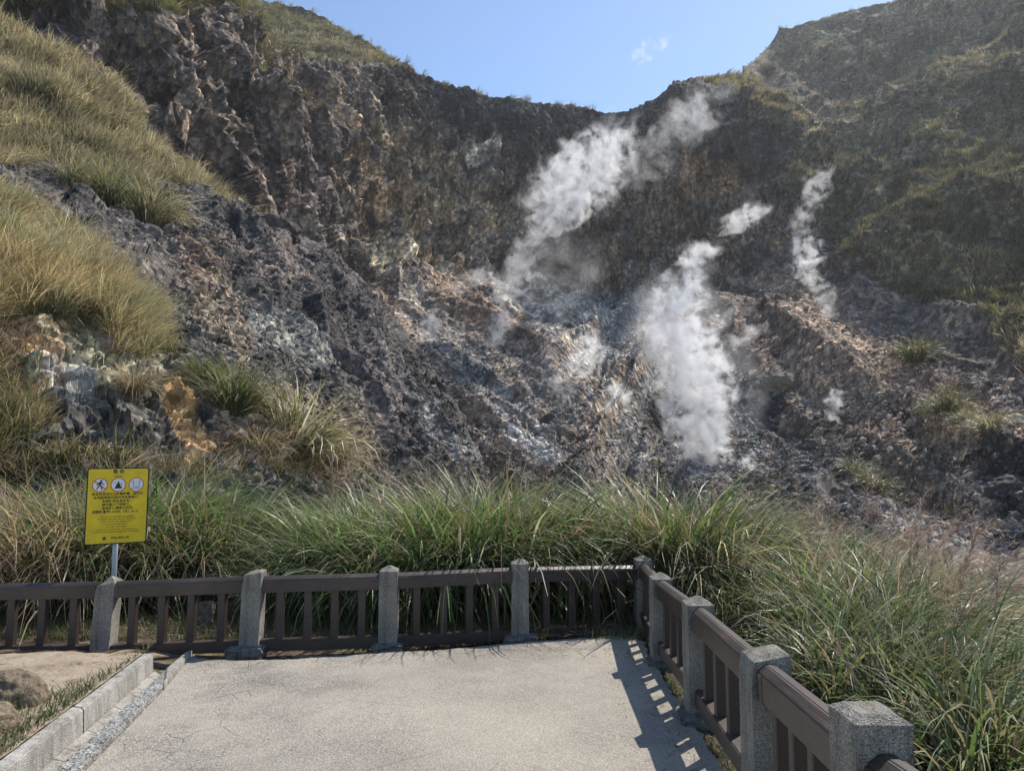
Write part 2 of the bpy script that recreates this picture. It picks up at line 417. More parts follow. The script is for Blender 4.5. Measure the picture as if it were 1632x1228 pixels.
d = d+g*(fbm(P*.25, 3, 37)-.5)*2.2
fade = np.ones(B.P.shape[:2]); fade[:, B.nrow:] = np.linspace(.9, .1, B.nv-B.nrow)
B.P = (P+Nn*(d*fade.ravel())[:, None]).reshape(B.P.shape)
colB = paint(px, py, (.066,.062,.060), [
  ([(210,280),(330,310),(470,380),(600,470),(720,660),(760,760),(640,760),(560,600),(400,480),(280,400)], (.044,.042,.042), 12),
  ([(340,350),(420,350),(470,390),(500,470),(420,470),(360,410)], (.10,.083,.076), 18, .7, .48),
  ([(270,380),(360,420),(330,480),(270,470)], (.16,.112,.075), 12, .55, .48),
  ([(300,440),(350,450),(400,560),(380,600),(300,520)], (.17,.138,.10), 16, .55, .49),
  ([(390,510),(480,520),(530,545),(535,600),(440,610),(400,570)], (.165,.165,.15), 14, .8, .44),
  ([(530,520),(640,590),(640,700),(560,650)], (.105,.092,.09), 16, .6),
  ([(-20,500),(140,510),(260,560),(280,640),(180,680),(40,640),(-20,560)], (.185,.175,.125), 16, .9),
  ([(15,520),(100,520),(95,580),(60,600),(20,570)], (.27,.18,.10), 10, .8, .45),
  ([(100,510),(190,520),(185,590),(120,600)], (.235,.225,.14), 10, .7, .46),
  ([(60,570),(150,600),(130,680),(60,650)], (.20,.20,.20), 12, .8),
  ([(130,640),(280,640),(250,720),(150,720)], (.08,.076,.07), 12, .8),
  ([(246,600),(272,602),(296,640),(314,680),(334,735),(296,745),(272,690),(256,640)], (.40,.255,.125), 6, 1.),
  ([(330,640),(560,640),(560,760),(330,760)], (.13,.108,.085), 16, .7),
  ([(640,640),(720,660),(790,760),(700,760)], (.13,.13,.13), 14, .7, .46),
 ], P, 7.)
ms = sstep(.58, .70, fbm(np.stack([acr*.3, alo*.05, 0*acr], -1), 4, 97))*(1-near)*(1-g); colB = colB*(1-.3*ms[:, None])+np.array([.18, .17, .165])*.3*ms[:, None]
gc = np.array([.12,.11,.07])*(.7+.6*fbm(P*.5, 4, 82)[:, None]); colB = colB*(1-.85*g[:, None])+gc*.85*g[:, None]
o = npmesh('spur_slope', B.flat(), grid_faces(B.nu, B.nv), M['spur'], colB); tag(o, kind='structure'); B.Nrm = grid_normals(B.P); B.C = colB.reshape(B.P.shape)

# ---- valley floor and verge: one sheet from behind the camera to under the slopes
def gz(x, y):
    """ground height outside the terrace"""
    z = -TILT*y
    out = np.maximum(np.maximum(x-1.75, 0)*sstep(13, 8, y)+0, np.maximum(y-9.3, 0))
    dr = sstep(-3.5, 2.0, x)
    z = z-dr*.30*np.maximum(out-.5, 0)**.92
    z = z-(1-dr)*.02*np.maximum(y-9, 0)
    return np.maximum(z, -7.5)
xs = np.concatenate([np.linspace(-90, -12, 40), np.linspace(-11.8, 14, 330), np.linspace(14.5, 90, 50)])
ys = np.concatenate([np.linspace(-12, -.3, 30), np.linspace(0, 16, 260), np.linspace(16.5, 75, 50)])
X, Yg = np.meshgrid(xs, ys, indexing='ij'); x, y = X.ravel(), Yg.ravel()
P = np.stack([x, y, gz(x, y)], -1)
P[:, 2] -= .03+.0*x
terr = sstep(1.0, 1.8, x)+sstep(7.6, 8.6, y)+sstep(-3.3, -3.9, x); terr = np.clip(terr, 0, 1)
P[:, 2] += terr*((fbm(P*np.array([1.1, 1.1, 0]), 4, 45)-.5)*.10)
P[:, 2] -= (1-terr)*.05
c1 = fbm(P*.8, 4, 46)[:, None]; c2 = fbm(P*3., 3, 47)[:, None]
gcol = np.array([.15,.11,.08])*(.5+1.0*c2)*(1-sstep(.45, .6, c1))+np.array([.085,.075,.045])*(.5+1.0*c2)*sstep(.45, .6, c1)
o = npmesh('ground', P, grid_faces(len(xs), len(ys)), M['stone'], gcol); tag(o, kind='structure')
# ------------------------------------------------------------------ materials of built things
def m_granite(name, base, dark, light, sc=110., rough=.8):
    m, nt, out = mat(name); co = objco(nt)
    v = N(nt, 'ShaderNodeTexVoronoi', i={'Vector': co, 'Scale': sc})
    n = tex_noise(nt, co, 2.2, 6, .7); n2 = tex_noise(nt, co, sc*1.7, 2)
    rgb = N(nt, 'ShaderNodeSeparateColor', i={0: v.outputs['Color']})
    g = ramp(nt, rgb.outputs[0], [(.12, dark), (.4, base), (.7, base), (.95, light)])
    g = mixc(nt, 1.0, g, ramp(nt, n.outputs[0], [(.3, (.62, .62, .6)), (.55, (1, 1, 1)), (.8, (1.2, 1.18, 1.1))]), 'MULTIPLY')
    g = mixc(nt, 1.0, g, ramp(nt, n2.outputs[0], [(.3, (.6, .6, .6)), (.7, (1.35, 1.35, 1.35))]), 'MULTIPLY')
    mp = N(nt, 'ShaderNodeMapping', i={'Vector': co, 'Scale': (9, 9, 1.2)}); n4 = tex_noise(nt, mp.outputs[0], 1.3, 5, .65)
    g = mixc(nt, 1.0, g, ramp(nt, n4.outputs[0], [(.34, (.62, .61, .58)), (.52, (1, 1, 1)), (.7, (1.15, 1.14, 1.1))]), 'MULTIPLY')
    n5 = tex_noise(nt, co, 5.5, 5, .6)
    g = mixc(nt, ramp(nt, n5.outputs[0], [(.60, (0, 0, 0)), (.70, (.45, .45, .45))]), g, (.20, .19, .12, 1))
    finish(nt, out, g, rough, .3, v.outputs['Distance'], .006, .9); return m
M['granite'] = m_granite('granite_wash', (.33, .30, .25), (.17, .158, .14), (.48, .445, .385), 210.)
M['kerbstone'] = m_granite('kerb_concrete', (.46, .43, .375), (.30, .285, .26), (.56, .53, .48), 160.)
M['pebble'] = m_granite('pebble_wash', (.33, .325, .305), (.09, .09, .088), (.56, .545, .51), 85.)
M['footing'] = m_granite('footing_concrete', (.19, .18, .165), (.12, .115, .105), (.26, .25, .23), 120.)

def m_wood():
    m, nt, out = mat('dark_timber'); co = objco(nt)
    mp = N(nt, 'ShaderNodeMapping', i={'Vector': co, 'Scale': (2.0, 26., 26.)})
    n = tex_noise(nt, mp.outputs[0], 3., 6, .65); n2 = tex_noise(nt, co, 1.6, 4)
    c = ramp(nt, n.outputs[0], [(.3, (.025, .017, .013)), (.55, (.044, .031, .025)), (.75, (.08, .061, .05))])
    c = mixc(nt, 1.0, c, ramp(nt, n2.outputs[0], [(.35, (.65, .65, .66)), (.7, (1.6, 1.52, 1.46))]), 'MULTIPLY')
    finish(nt, out, c, .45, .6, n.outputs[0], .003, .8); return m
M['wood'] = m_wood()

def m_pave():
    m, nt, out = mat('worn_concrete_paving'); co = objco(nt)
    v = N(nt, 'ShaderNodeTexVoronoi', i={'Vector': co, 'Scale': 110.})
    sp = N(nt, 'ShaderNodeSeparateColor', i={0: v.outputs['Color']}).outputs[0]
    n = tex_noise(nt, co, 1.1, 7, .68); n3 = tex_noise(nt, co, .35, 4, .6); nf = tex_noise(nt, co, 55., 4, .6)
    c = ramp(nt, sp, [(.05, (.25, .228, .192)), (.4, (.30, .275, .233)), (.75, (.325, .297, .252)), (1., (.38, .348, .298))])
    worn = ramp(nt, n.outputs[0], [(.42, (0, 0, 0)), (.56, (1, 1, 1))])
    c2 = ramp(nt, sp, [(.05, (.13, .122, .11)), (.45, (.22, .202, .178)), (.8, (.30, .272, .235)), (1., (.43, .40, .35))])
    ax = N(nt, 'ShaderNodeSeparateXYZ', i={0: co})
    side = N(nt, 'ShaderNodeMapRange', i={'Value': ax.outputs[0], 'From Min': -.2, 'From Max': -2.2, 'To Min': .25, 'To Max': 1.0})
    wm = N(nt, 'ShaderNodeMath', operation='MULTIPLY', i={0: worn, 1: side.outputs[0]}).outputs[0]
    c = mixc(nt, wm, c, c2)
    c = mixc(nt, 1.0, c, ramp(nt, n3.outputs[0], [(.3, (.90, .90, .90)), (.7, (1.14, 1.12, 1.08))]), 'MULTIPLY')
    c = mixc(nt, 1.0, c, ramp(nt, nf.outputs[0], [(.3, (.86, .86, .86)), (.7, (1.12, 1.12, 1.12))]), 'MULTIPLY')
    # flagstone joints along the kerb side, hairline cracks elsewhere
    wob = mixc(nt, .06, co, tex_noise(nt, co, 3., 3).outputs['Color'])
    ve = N(nt, 'ShaderNodeTexVoronoi', feature='DISTANCE_TO_EDGE', i={'Vector': wob, 'Scale': 3.6})
    k1 = ramp(nt, ve.outputs['Distance'], [(0, (1, 1, 1)), (.022, (0, 0, 0))])
    strip = N(nt, 'ShaderNodeMapRange', i={'Value': ax.outputs[0], 'From Min': -1.5, 'From Max': -2.1})
    gap = ramp(nt, tex_noise(nt, co, 2.3, 2).outputs[0], [(.42, (0, 0, 0)), (.55, (1, 1, 1))])
    k = N(nt, 'ShaderNodeMath', operation='MULTIPLY', i={0: k1, 1: strip.outputs[0]}).outputs[0]
    k = N(nt, 'ShaderNodeMath', operation='MULTIPLY', i={0: k, 1: gap}).outputs[0]
    c = mixc(nt, N(nt, 'ShaderNodeMath', operation='MULTIPLY', i={0: k, 1: .75}).outputs[0], c, (.12, .11, .09, 1))
    wob2 = mixc(nt, .12, co, tex_noise(nt, co, 1.4, 4).outputs['Color'])
    v2 = N(nt, 'ShaderNodeTexVoronoi', feature='DISTANCE_TO_EDGE', i={'Vector': wob2, 'Scale': 1.15})
    k2 = N(nt, 'ShaderNodeMath', operation='MULTIPLY', i={0: ramp(nt, v2.outputs['Distance'], [(0, (1, 1, 1)), (.008, (0, 0, 0))]), 1: ramp(nt, tex_noise(nt, co, .9, 2).outputs[0], [(.5, (0, 0, 0)), (.6, (.6, .6, .6))])}).outputs[0]
    c = mixc(nt, k2, c, (.14, .125, .105, 1))
    n6 = tex_noise(nt, co, .75, 6, .7)
    c = mixc(nt, 1.0, c, ramp(nt, n6.outputs[0], [(.36, (.88, .87, .86)), (.5, (1.08, 1.07, 1.05)), (.64, (1.18, 1.16, 1.12))]), 'MULTIPLY')
    h = N(nt, 'ShaderNodeMath', operation='SUBTRACT', i={0: v.outputs['Distance'], 1: k}).outputs[0]
    h = N(nt, 'ShaderNodeMath', operation='ADD', i={0: h, 1: nf.outputs[0]}).outputs[0]
    finish(nt, out, c, .88, .25, h, .006, .7); return m
M['pave'] = m_pave()

def m_dirt():
    m, nt, out = mat('trodden_dirt'); co = objco(nt)
    n = tex_noise(nt, co, 3., 8, .7); n2 = tex_noise(nt, co, 30., 4, .6)
    c = ramp(nt, n.outputs[0], [(.3, (.20, .155, .105)), (.5, (.335, .268, .195)), (.7, (.41, .34, .26))])
    c = mixc(nt, 1.0, c, ramp(nt, n2.outputs[0], [(.3, (.75, .75, .75)), (.7, (1.15, 1.15, 1.15))]), 'MULTIPLY')
    finish(nt, out, c, .95, .1, n2.outputs[0], .012, .8); return m
M['dirt'] = m_dirt()

def m_plain(name, col, rough=.5, metal=0., var=.12):
    m, nt, out = mat(name); co = objco(nt); n = tex_noise(nt, co, 9., 4)
    c = mixc(nt, 1.0, (*col, 1), ramp(nt, n.outputs[0], [(.3, (1-var,)*3), (.7, (1+var,)*3)]), 'MULTIPLY')
    b = finish(nt, out, c, rough, .4); b.inputs['Metallic'].default_value = metal; return m
M['yellow'] = m_plain('sign_yellow', (.70, .50, .012), .45)
M['ink'] = m_plain('sign_ink', (.012, .012, .014), .5)
M['red'] = m_plain('sign_red', (.42, .03, .03), .5)
M['signwhite'] = m_plain('sign_white', (.70, .70, .72), .5)
M['emblem'] = m_plain('emblem_green', (.02, .12, .06), .5)
M['steel'] = m_plain('galvanised_steel', (.36, .37, .38), .5, .6)
M['bolt'] = m_plain('bolt_metal', (.09, .085, .085), .45, .7)

def m_boulder(name, a, b, lichen):
    m, nt, out = mat(name); co = objco(nt)
    n = tex_noise(nt, co, 3.5, 9, .7); n2 = tex_noise(nt, co, 1.6, 5, .6); n3 = tex_noise(nt, co, 26., 5, .7)
    c = ramp(nt, n.outputs[0], [(.3, a), (.7, b)])
    c = mixc(nt, ramp(nt, n2.outputs[0], [(.5, (0, 0, 0)), (.62, (.7, .7, .7))]), c, (*lichen, 1))
    c = mixc(nt, 1.0, c, ramp(nt, n3.outputs[0], [(.36, (.45, .45, .45)), (.64, (1.55, 1.52, 1.48))]), 'MULTIPLY')
    finish(nt, out, c, .9, .2, n3.outputs[0], .03, .9); return m
M['boulder'] = m_boulder('mossy_stone', (.11, .085, .06), (.27, .215, .15), (.16, .15, .085))
M['darkrock'] = m_boulder('dark_rock', (.05, .047, .045), (.13, .12, .112), (.16, .145, .11))
M['palerock'] = m_boulder('pale_rock', (.15, .125, .095), (.30, .25, .19), (.20, .18, .12))
M['stump'] = m_boulder('weathered_wood', (.12, .09, .07), (.30, .25, .20), (.2, .18, .14))

# ------------------------------------------------------------------ terrace paving, kerbs, gutter
def slab_bm(poly, h0, h1, jit=0.):
    """prism over a ground polygon (world xy), following the terrace slope, from height h0 to h1"""
    bm = bmesh.new()
    top = [bm.verts.new(plane(x, y, h1)) for x, y in poly]; bot = [bm.verts.new(plane(x, y, h0)) for x, y in poly]
    bm.faces.new(top); bm.faces.new(bot[::-1]); n = len(poly)
    for k in range(n): bm.faces.new((top[k], bot[k], bot[(k+1) % n], top[(k+1) % n]))
    return bm

def line(p, q, ext0=0., ext1=0.):
    a, b = Vector(p), Vector(q); d = (b-a).normalized(); return a-d*ext0, b+d*ext1
gxy = lambda px, py, h=0.: ground(px, py, h).xy
# edges of the kerbs on the ground, from near to far
W_L = line(gxy(0, 1206, .13), gxy(226, 1040, .13), 3.5, .0)      # gray kerb, outer top edge
W_R = line(gxy(17, 1222, .13), gxy(247, 1040, .13), 3.5, .0)     # gray kerb, inner top edge
K_L = line(gxy(80, 1225, .05), gxy(262, 1063, .05), 3.5, .0)     # pebble kerb, gutter side
K_R = line(gxy(139, 1225, 0), gxy(262, 1098, 0), 3.5, .0)        # pebble kerb, paving side
print('kerb widths', (W_L[1]-W_R[1]).length, (W_L[0]-W_R[0]).length, (K_L[1]-K_R[1]).length, (K_L[0]-K_R[0]).length)
def kerb(name, L, Rr, h0, h1, pieces, m, lean=.015):
    """straight kerb laid in stones with open joints, far corners chipped by a bevel"""
    (a0, a1), (b0, b1) = L, Rr; bm = bmesh.new()
    for t0, t1 in pieces:
        q = [a0.lerp(a1, t0), a0.lerp(a1, t1), b0.lerp(b1, t1), b0.lerp(b1, t0)]
        dh = rng.normal()*.004
        v = [bm.verts.new(plane(p.x, p.y, h0)) for p in q]+[bm.verts.new(plane(p.x+(lean if k < 2 else -lean), p.y, h1+dh)) for k, p in enumerate(q)]
        for f in ((0, 1, 2, 3), (7, 6, 5, 4), (0, 4, 5, 1), (1, 5, 6, 2), (2, 6, 7, 3), (3, 7, 4, 0)): bm.faces.new([v[i] for i in f])
    bmesh.ops.recalc_face_normals(bm, faces=bm.faces)
    bmesh.ops.bevel(bm, geom=[e for e in bm.edges], offset=.012, segments=2, affect='EDGES')
    return tag(bmobj(name, bm, m), kind='structure')
kerb('gutter_kerb', W_L, W_R, -.16, .13, [(0, .30), (.3004, .728), (.7284, 1.)], M['kerbstone'])
kerb('pebble_kerb', K_L, K_R, -.16, .045, [(0, .4), (.4005, 1.)], M['pebble'])
e0, e1 = gxy(250, 1078, .05), gxy(291, 1039, .05); f0, f1 = gxy(268, 1094, 0), gxy(309, 1041, 0)
kerb('kerb_end_stone', (K_L[1], e1), (K_R[1], f1), -.16, .052, [(0.015, 1.)], M['kerbstone'])
# gutter floor: square pale tiles with open joints
bm = bmesh.new(); a0, a1 = W_R; b0, b1 = K_L; n = 34
for k in range(n):
    t0, t1 = k/n+.0005, (k+1)/n-.0005; dh = rng.normal()*.0015
    q = [a0.lerp(a1, t0), a0.lerp(a1, t1), b0.lerp(b1, t1), b0.lerp(b1, t0)]
    q = [q[0]+(q[3]-q[0])*.02, q[1]+(q[2]-q[1])*.02, q[2]+(q[1]-q[2])*.03, q[3]+(q[0]-q[3])*.03]
    v = [bm.verts.new(plane(p.x, p.y, -.10)) for p in q]+[bm.verts.new(plane(p.x, p.y, -.028+dh)) for p in q]
    for f in ((7, 6, 5, 4), (0, 4, 5, 1), (1, 5, 6, 2), (2, 6, 7, 3), (3, 7, 4, 0)): bm.faces.new([v[i] for i in f])
tag(bmobj('gutter_tiles', bm, M['kerbstone']), kind='structure')

# paving: one sheet with a ragged far and right-hand edge
def ragged(pts, step, amp, seed):
    out = []; r = np.random.default_rng(seed)
    for (x0, y0), (x1, y1) in zip(pts, pts[1:]):
        L = math.hypot(x1-x0, y1-y0); n = max(1, int(L/step))
        for k in range(n):
            t = k/n; out.append((x0+(x1-x0)*t+r.normal()*amp, y0+(y1-y0)*t+r.normal()*amp))
    return out+[pts[-1]]
kr0, kr1 = K_R; far = [gxy(312, 1048), gxy(372, 1052), gxy(470, 1050), gxy(600, 1040), gxy(700, 1035), gxy(800, 1026), gxy(900, 1018), gxy(1000, 1010)]
pv = [tuple(kr0-Vector((.0, 0))), tuple(kr1), tuple(f1)]
pv += ragged([tuple(p) for p in far], .06, .012, 3)
pv += ragged([(1.42, 7.9), (1.33, 6.8), (1.29, 5.8), (1.27, 4.9), (1.19, 4.0), (1.12, 3.0), (1.08, 1.5), (1.05, -1.5)], .07, .014, 4)
pv += [(-2.0, -1.5)]
bm = slab_bm(pv, -.12, 0.)
bmesh.ops.triangulate(bm, faces=[f for f in bm.faces if len(f.verts) > 4])
tag(bmobj('terrace_paving', bm, M['pave']), kind='structure')
# trodden earth to the left of the kerb
xs = np.linspace(-9, 0, 160); ys = np.linspace(1.0, 8.05, 150)
U, V = np.meshgrid(np.linspace(0, 1, 150), ys, indexing='ij')
kx = W_L[0].x+(W_L[1].x-W_L[0].x)*(V-W_L[0].y)/(W_L[1].y-W_L[0].y)-.004
kx = np.where(V > W_L[1].y, W_L[1].x-.25*(V-W_L[1].y)*2, kx)
X = kx-(1-U)*5.2
P = np.stack([X.ravel(), V.ravel(), np.zeros(X.size)], -1)
hh = .115+(fbm(P*1.2, 4, 48)-.5)*.07*sstep(1., .9, U.ravel())+(fbm(P*7., 3, 49)-.5)*.02
hh = np.minimum(hh, .118+.2*(1-U.ravel())); hh -= .17*sstep(6.75, 7.5, P[:, 1]+.2*(fbm(P*2, 2, 50)-.5))+.12*sstep(7.6, 8.1, P[:, 1])
P[:, 2] = -TILT*P[:, 1]+hh
tag(npmesh('earth_path', P, grid_faces(150, 150), M['dirt']), kind='structure')
def dirt_z(x, y): return -TILT*y+.115

# ------------------------------------------------------------------ fences
def box_bm(bm, c, s, rot=None):
    v = [Vector((sx*s[0]/2, sy*s[1]/2, sz*s[2]/2)) for sx in (-1, 1) for sy in (-1, 1) for sz in (-1, 1)]
    if rot: v = [rot@p for p in v]
    v = [bm.verts.new(Vector(c)+p) for p in v]
    for f in ((0, 1, 3, 2), (4, 6, 7, 5), (0, 4, 5, 1), (2, 3, 7, 6), (0, 2, 6, 4), (1, 5, 7, 3)): bm.faces.new([v[i] for i in f])
    return v

def post_mesh(w, h, cap, lean=(0, 0), chip=0., seed=0, taper=.97):
    """square granite-wash post, base at the origin, hipped cap, worn arrises"""
    bm = bmesh.new(); lv = []
    hs = h-cap
    zs = [-.25]+list(np.linspace(0, hs, 7))
    for z in zs:
        k = (w/2)*(1+(taper-1)*max(z, 0)/h); t = max(z, 0)/h
        lv.append([bm.verts.new((sx*k+lean[0]*t, sy*k+lean[1]*t, z)) for sx, sy in ((-1, -1), (1, -1), (1, 1), (-1, 1))])
    for a, b in zip(lv, lv[1:]):
        for k in range(4): bm.faces.new((a[k], a[(k+1) % 4], b[(k+1) % 4], b[k]))
    flat = .12 if cap > .03 else .62
    k = w/2*flat
    tp = [bm.verts.new((sx*k+lean[0], sy*k+lean[1], h)) for sx, sy in ((-1, -1), (1, -1), (1, 1), (-1, 1))]
    for q in range(4): bm.faces.new((lv[-1][q], lv[-1][(q+1) % 4], tp[(q+1) % 4], tp[q]))
    bm.faces.new(tp); bm.faces.new(lv[0][::-1])
    sharp = [e for e in bm.edges if len(e.link_faces) == 2 and e.calc_face_angle() > .3]
    bmesh.ops.bevel(bm, geom=sharp, offset=.012, segments=2, affect='EDGES')
    bmesh.ops.subdivide_edges(bm, edges=[e for e in bm.edges if e.calc_length() > .08], cuts=2, use_grid_fill=True)
    p = np.array([v.co for v in bm.verts]); n = fbm(p*11+seed*7, 3, 51)-.5; n2 = fbm(p*4+seed*5, 3, 52)
    for v, a, b in zip(bm.verts, n, n2):
        v.co += Vector((v.co.x, v.co.y, 0)).normalized()*a*.010
        if chip and v.co.z > h-.17:                        # broken corner at the head
            cx = min(v.co.x-lean[0]+w/2, w)/w; q = chip*(.9-cx)*sstep(h-.17, h, v.co.z)
            if q > 0: v.co.z -= q*.5*(.6+.9*b); v.co.x += q*.5*b
    return bm

def hip_rail(L, w, h, ridge):
    """rail along +x from 0 to L: flat sides, low-pitched top; z from 0"""
    bm = bmesh.new(); sec = [(-w/2, 0), (w/2, 0), (w/2, h), (w*.16, h+ridge), (-w*.16, h+ridge), (-w/2, h)]
    if ridge == 0: sec = [(-w/2, 0), (w/2, 0), (w/2, h), (-w/2, h)]
    a = [bm.verts.new((0, y, z)) for y, z in sec]; b = [bm.verts.new((L, y, z)) for y, z in sec]; n = len(sec)
    for k in range(n): bm.faces.new((a[k], b[k], b[(k+1) % n], a[(k+1) % n]))
    bm.faces.new(a[::-1]); bm.faces.new(b)
    bmesh.ops.bevel(bm, geom=[e for e in bm.edges if e.calc_length() > .3], offset=.006, segments=2, affect='EDGES')
    return bm

def footing_bm(sx, sy, h, seed):
    bm = bmesh.new(); r = np.random.default_rng(seed)
    box_bm(bm, (0, 0, h/2-.03), (sx, sy, h+.06))
    bmesh.ops.bevel(bm, geom=bm.edges[:], offset=.015, segments=1, affect='EDGES')
    bmesh.ops.subdivide_edges(bm, edges=bm.edges[:], cuts=2, use_grid_fill=True)
    for v in bm.verts: v.co += Vector(r.normal(size=3)*.007)
    return bm

POST_W = .195
def build_fence(fence, posts, top_h=.60, bot_h=.10, ang_of=None, nbal=4):
    """posts: list of dict(x,y,h,cap,...) in order; rails run between neighbours"""
    O = fence.location
    for k, p in enumerate(posts):
        if p.get('skip'): continue
        base = plane(p['x'], p['y'], p.get('dz', 0.))-O
        po = bmobj('post', post_mesh(p.get('w', POST_W), p['h'], p.get('cap', .045), p.get('lean', (0, 0)), p.get('chip', 0), k+1), M['granite'], fence)
        po.location = base; po.rotation_euler = (0, 0, p.get('rz', 0))
        if p.get('label'): po['label'] = p['label']
        f = p.get('foot')
        if f:
            fo = bmobj('footing', footing_bm(f[0], f[1], f[2], k), M['footing'], po); fo.location = (f[3], f[4], 0)
    for p, q in zip(posts, posts[1:]):
        a = plane(p['x'], p['y'], p.get('dz', 0.)+p.get('rz_off', 0)); b = plane(q['x'], q['y'], q.get('dz', 0.)+q.get('rz_off', 0))
        ends = {kk: (p.get(kk, dv), q.get(kk, dv)) for kk, dv in (('top', top_h), ('bot', bot_h))}
        wa = p.get('w', POST_W)/2-.02; wb = q.get('w', POST_W)/2-.02
        flat = (b-a).length; lines = {}
        for kk, (h0, h1) in ends.items():
            A_, B_ = a+Vector((0, 0, h0)), b+Vector((0, 0, h1)); d = (B_-A_).normalized(); s_ = A_+d*wa; L = (B_-A_).length-wa-wb
            sd_ = Vector((0, 0, 1)).cross(d).normalized()
            lines[kk] = (s_, d, L, Matrix((d, sd_, d.cross(sd_))).transposed())
        (s, d, L, rot), (s2, d2, L2, rot2) = lines['top'], lines['bot']
        tr = bmobj('top_rail', hip_rail(L, .125, .13, .030), M['wood'], fence); tr.location = s-O; tr.rotation_euler = rot.to_euler()
        br = bmobj('bottom_rail', hip_rail(L2, .10, .115, 0), M['wood'], fence); br.location = s2-O; br.rotation_euler = rot2.to_euler()
        for rail, hz, hw, LL in ((tr, .13, .125, L), (br, .115, .10, L2)):           # sleeves at both ends, with bolts
            for x0 in (.0, LL-.115):
                bm = bmesh.new(); box_bm(bm, (x0+.0575, 0, hz/2-.004), (.115, hw+.009, hz-.004))
                bmesh.ops.bevel(bm, geom=bm.edges[:], offset=.003, segments=1, affect='EDGES')
                bmobj('bracket', bm, M['wood'], rail)
                for zz in (.035, .08):
                    m4 = Matrix.Translation((x0+.06, -(hw/2+.0065), zz))@Matrix.Rotation(R(90), 4, 'X')
                    bm = bmesh.new(); bmesh.ops.create_cone(bm, cap_ends=True, segments=8, radius1=.009, radius2=.007, depth=.008, matrix=m4)
                    if p['y'] < 6: bmobj('bolt', bm, M['bolt'], rail)
                    else: bm.free()
        n = p.get('nbal', nbal); dxy = Vector((d.x, d.y, 0)); 
        for k in range(n):
            t = (.165, .39, .61, .835)[k]
            z0 = (s2+d2*L2*t).z+.105; tp = s+d*L*t; hb = tp.z-z0+.012
            bm = bmesh.new(); bw_ = .08 if p['y'] > 7 and p['x'] < 1 else .066
            box_bm(bm, (0, 0, hb/2), (bw_, .068, hb)); bmesh.ops.bevel(bm, geom=[e_ for e_ in bm.edges if e_.calc_length() > .2], offset=.005, segments=1, affect='EDGES')
            ba = bmobj('baluster', bm, M['wood'], fence); ba.location = Vector((tp.x, tp.y, z0))-O; ba.rotation_euler = (0, 0, math.atan2(d.y, d.x))

bx0 = plane(-1.3, 7.7)
fb = empty('rail_fence', bx0); tag(fb, 'dark timber rail fence on granite posts crossing behind the paved terrace', 'fence', 'terrace fences')
P5 = dict(x=1.56, y=8.62, h=.85, cap=.05)
back = [dict(x=-5.95, y=7.72, h=.80, dz=-.10, top=.56, bot=-.02),
        dict(x=-4.31, y=7.71, h=.80, dz=-.07, cap=.075, lean=(.035, 0), chip=.1, rz=.08, top=.563, bot=-.045, label='leaning granite post with a worn broken head'),
        dict(x=-2.68, y=7.50, h=.80, cap=.016, lean=(.02, 0), chip=.05, rz=.05, top=.573, bot=-.015, foot=(.36, .34, .05, -.02, -.03), label='granite post with a flat broken head'),
        dict(x=-1.31, y=7.74, h=.82, cap=.05, rz=.05, top=.579, bot=-.025, foot=(.31, .30, .03, 0, -.02)),
        dict(x=.09, y=8.15, h=.855, cap=.05, top=.60, bot=-.03, foot=(.36, .32, .045, .0, -.04)),
        dict(P5, top=.575, bot=-.05)]
build_fence(fb, back)
fr = empty('rail_fence', plane(1.35, 4.6)); tag(fr, 'dark timber rail fence on granite posts running towards the viewer on the right', 'fence', 'terrace fences')
right = [dict(P5, skip=True), dict(x=1.42, y=6.93, h=.835, cap=.05, top=.61, foot=(.27, .27, .045, -.02, -.04)),
         dict(x=1.35, y=5.28, h=.85, cap=.05, top=.62, foot=(.29, .29, .05, -.03, -.05)),
         dict(x=1.24, y=3.60, h=.845, cap=.018, chip=.07, top=.62, label='granite post with a chipped pale top'),
         dict(x=1.145, y=2.36, h=.915, cap=.022, w=.185, top=.645),
         dict(x=1.17, y=.75, h=.95, cap=.03, top=.66), ]
right[0]['top'] = .60
build_fence(fr, right)

# ------------------------------------------------------------------ caution sign
def text_mesh(body, size, bold=0.):
    cu = bpy.data.curves.new('lettering', 'FONT'); cu.body = body; cu.size = size; cu.align_x = 'CENTER'; cu.align_y = 'CENTER'
    cu.resolution_u = 2; cu.offset = bold
    o = bpy.data.objects.new('lettering', cu); COL.objects.link(o); bpy.context.view_layer.update()
    me = bpy.data.meshes.new_from_object(o.evaluated_get(bpy.context.evaluated_depsgraph_get()))
    bpy.data.objects.remove(o); bpy.data.curves.remove(cu); return me

def flat_poly(bm, pts, y, mi=0):
    f = bm.faces.new([bm.verts.new((x, y, z)) for x, z in pts]); f.material_index = mi; return f
def disc(r, n=32, cx=0, cz=0): return [(cx+r*math.cos(2*math.pi*k/n), cz+r*math.sin(2*math.pi*k/n)) for k in range(n)]
def bar(x0, z0, x1, z1, w):
    dx, dz = x1-x0, z1-z0; L = math.hypot(dx, dz); nx, nz = -dz/L*w/2, dx/L*w/2
    return [(x0+nx, z0+nz), (x1+nx, z1+nz), (x1-nx, z1-nz), (x0-nx, z0-nz)]
def rrect(w, h, r, n=6):
    o = []
    for cx, cz, a in ((w/2-r, h/2-r, 0), (-w/2+r, h/2-r, 90), (-w/2+r, -h/2+r, 180), (w/2-r, -h/2+r, 270)):
        for k in range(n+1):
            t = R(a+90*k/n); o.append((cx+r*math.cos(t), cz+r*math.sin(t)))
    return o
SW, SH = .625, .862
sc_ = Vector(at(187, 805, 8.25)); gb = Vector(at(182, 1000, 8.28))
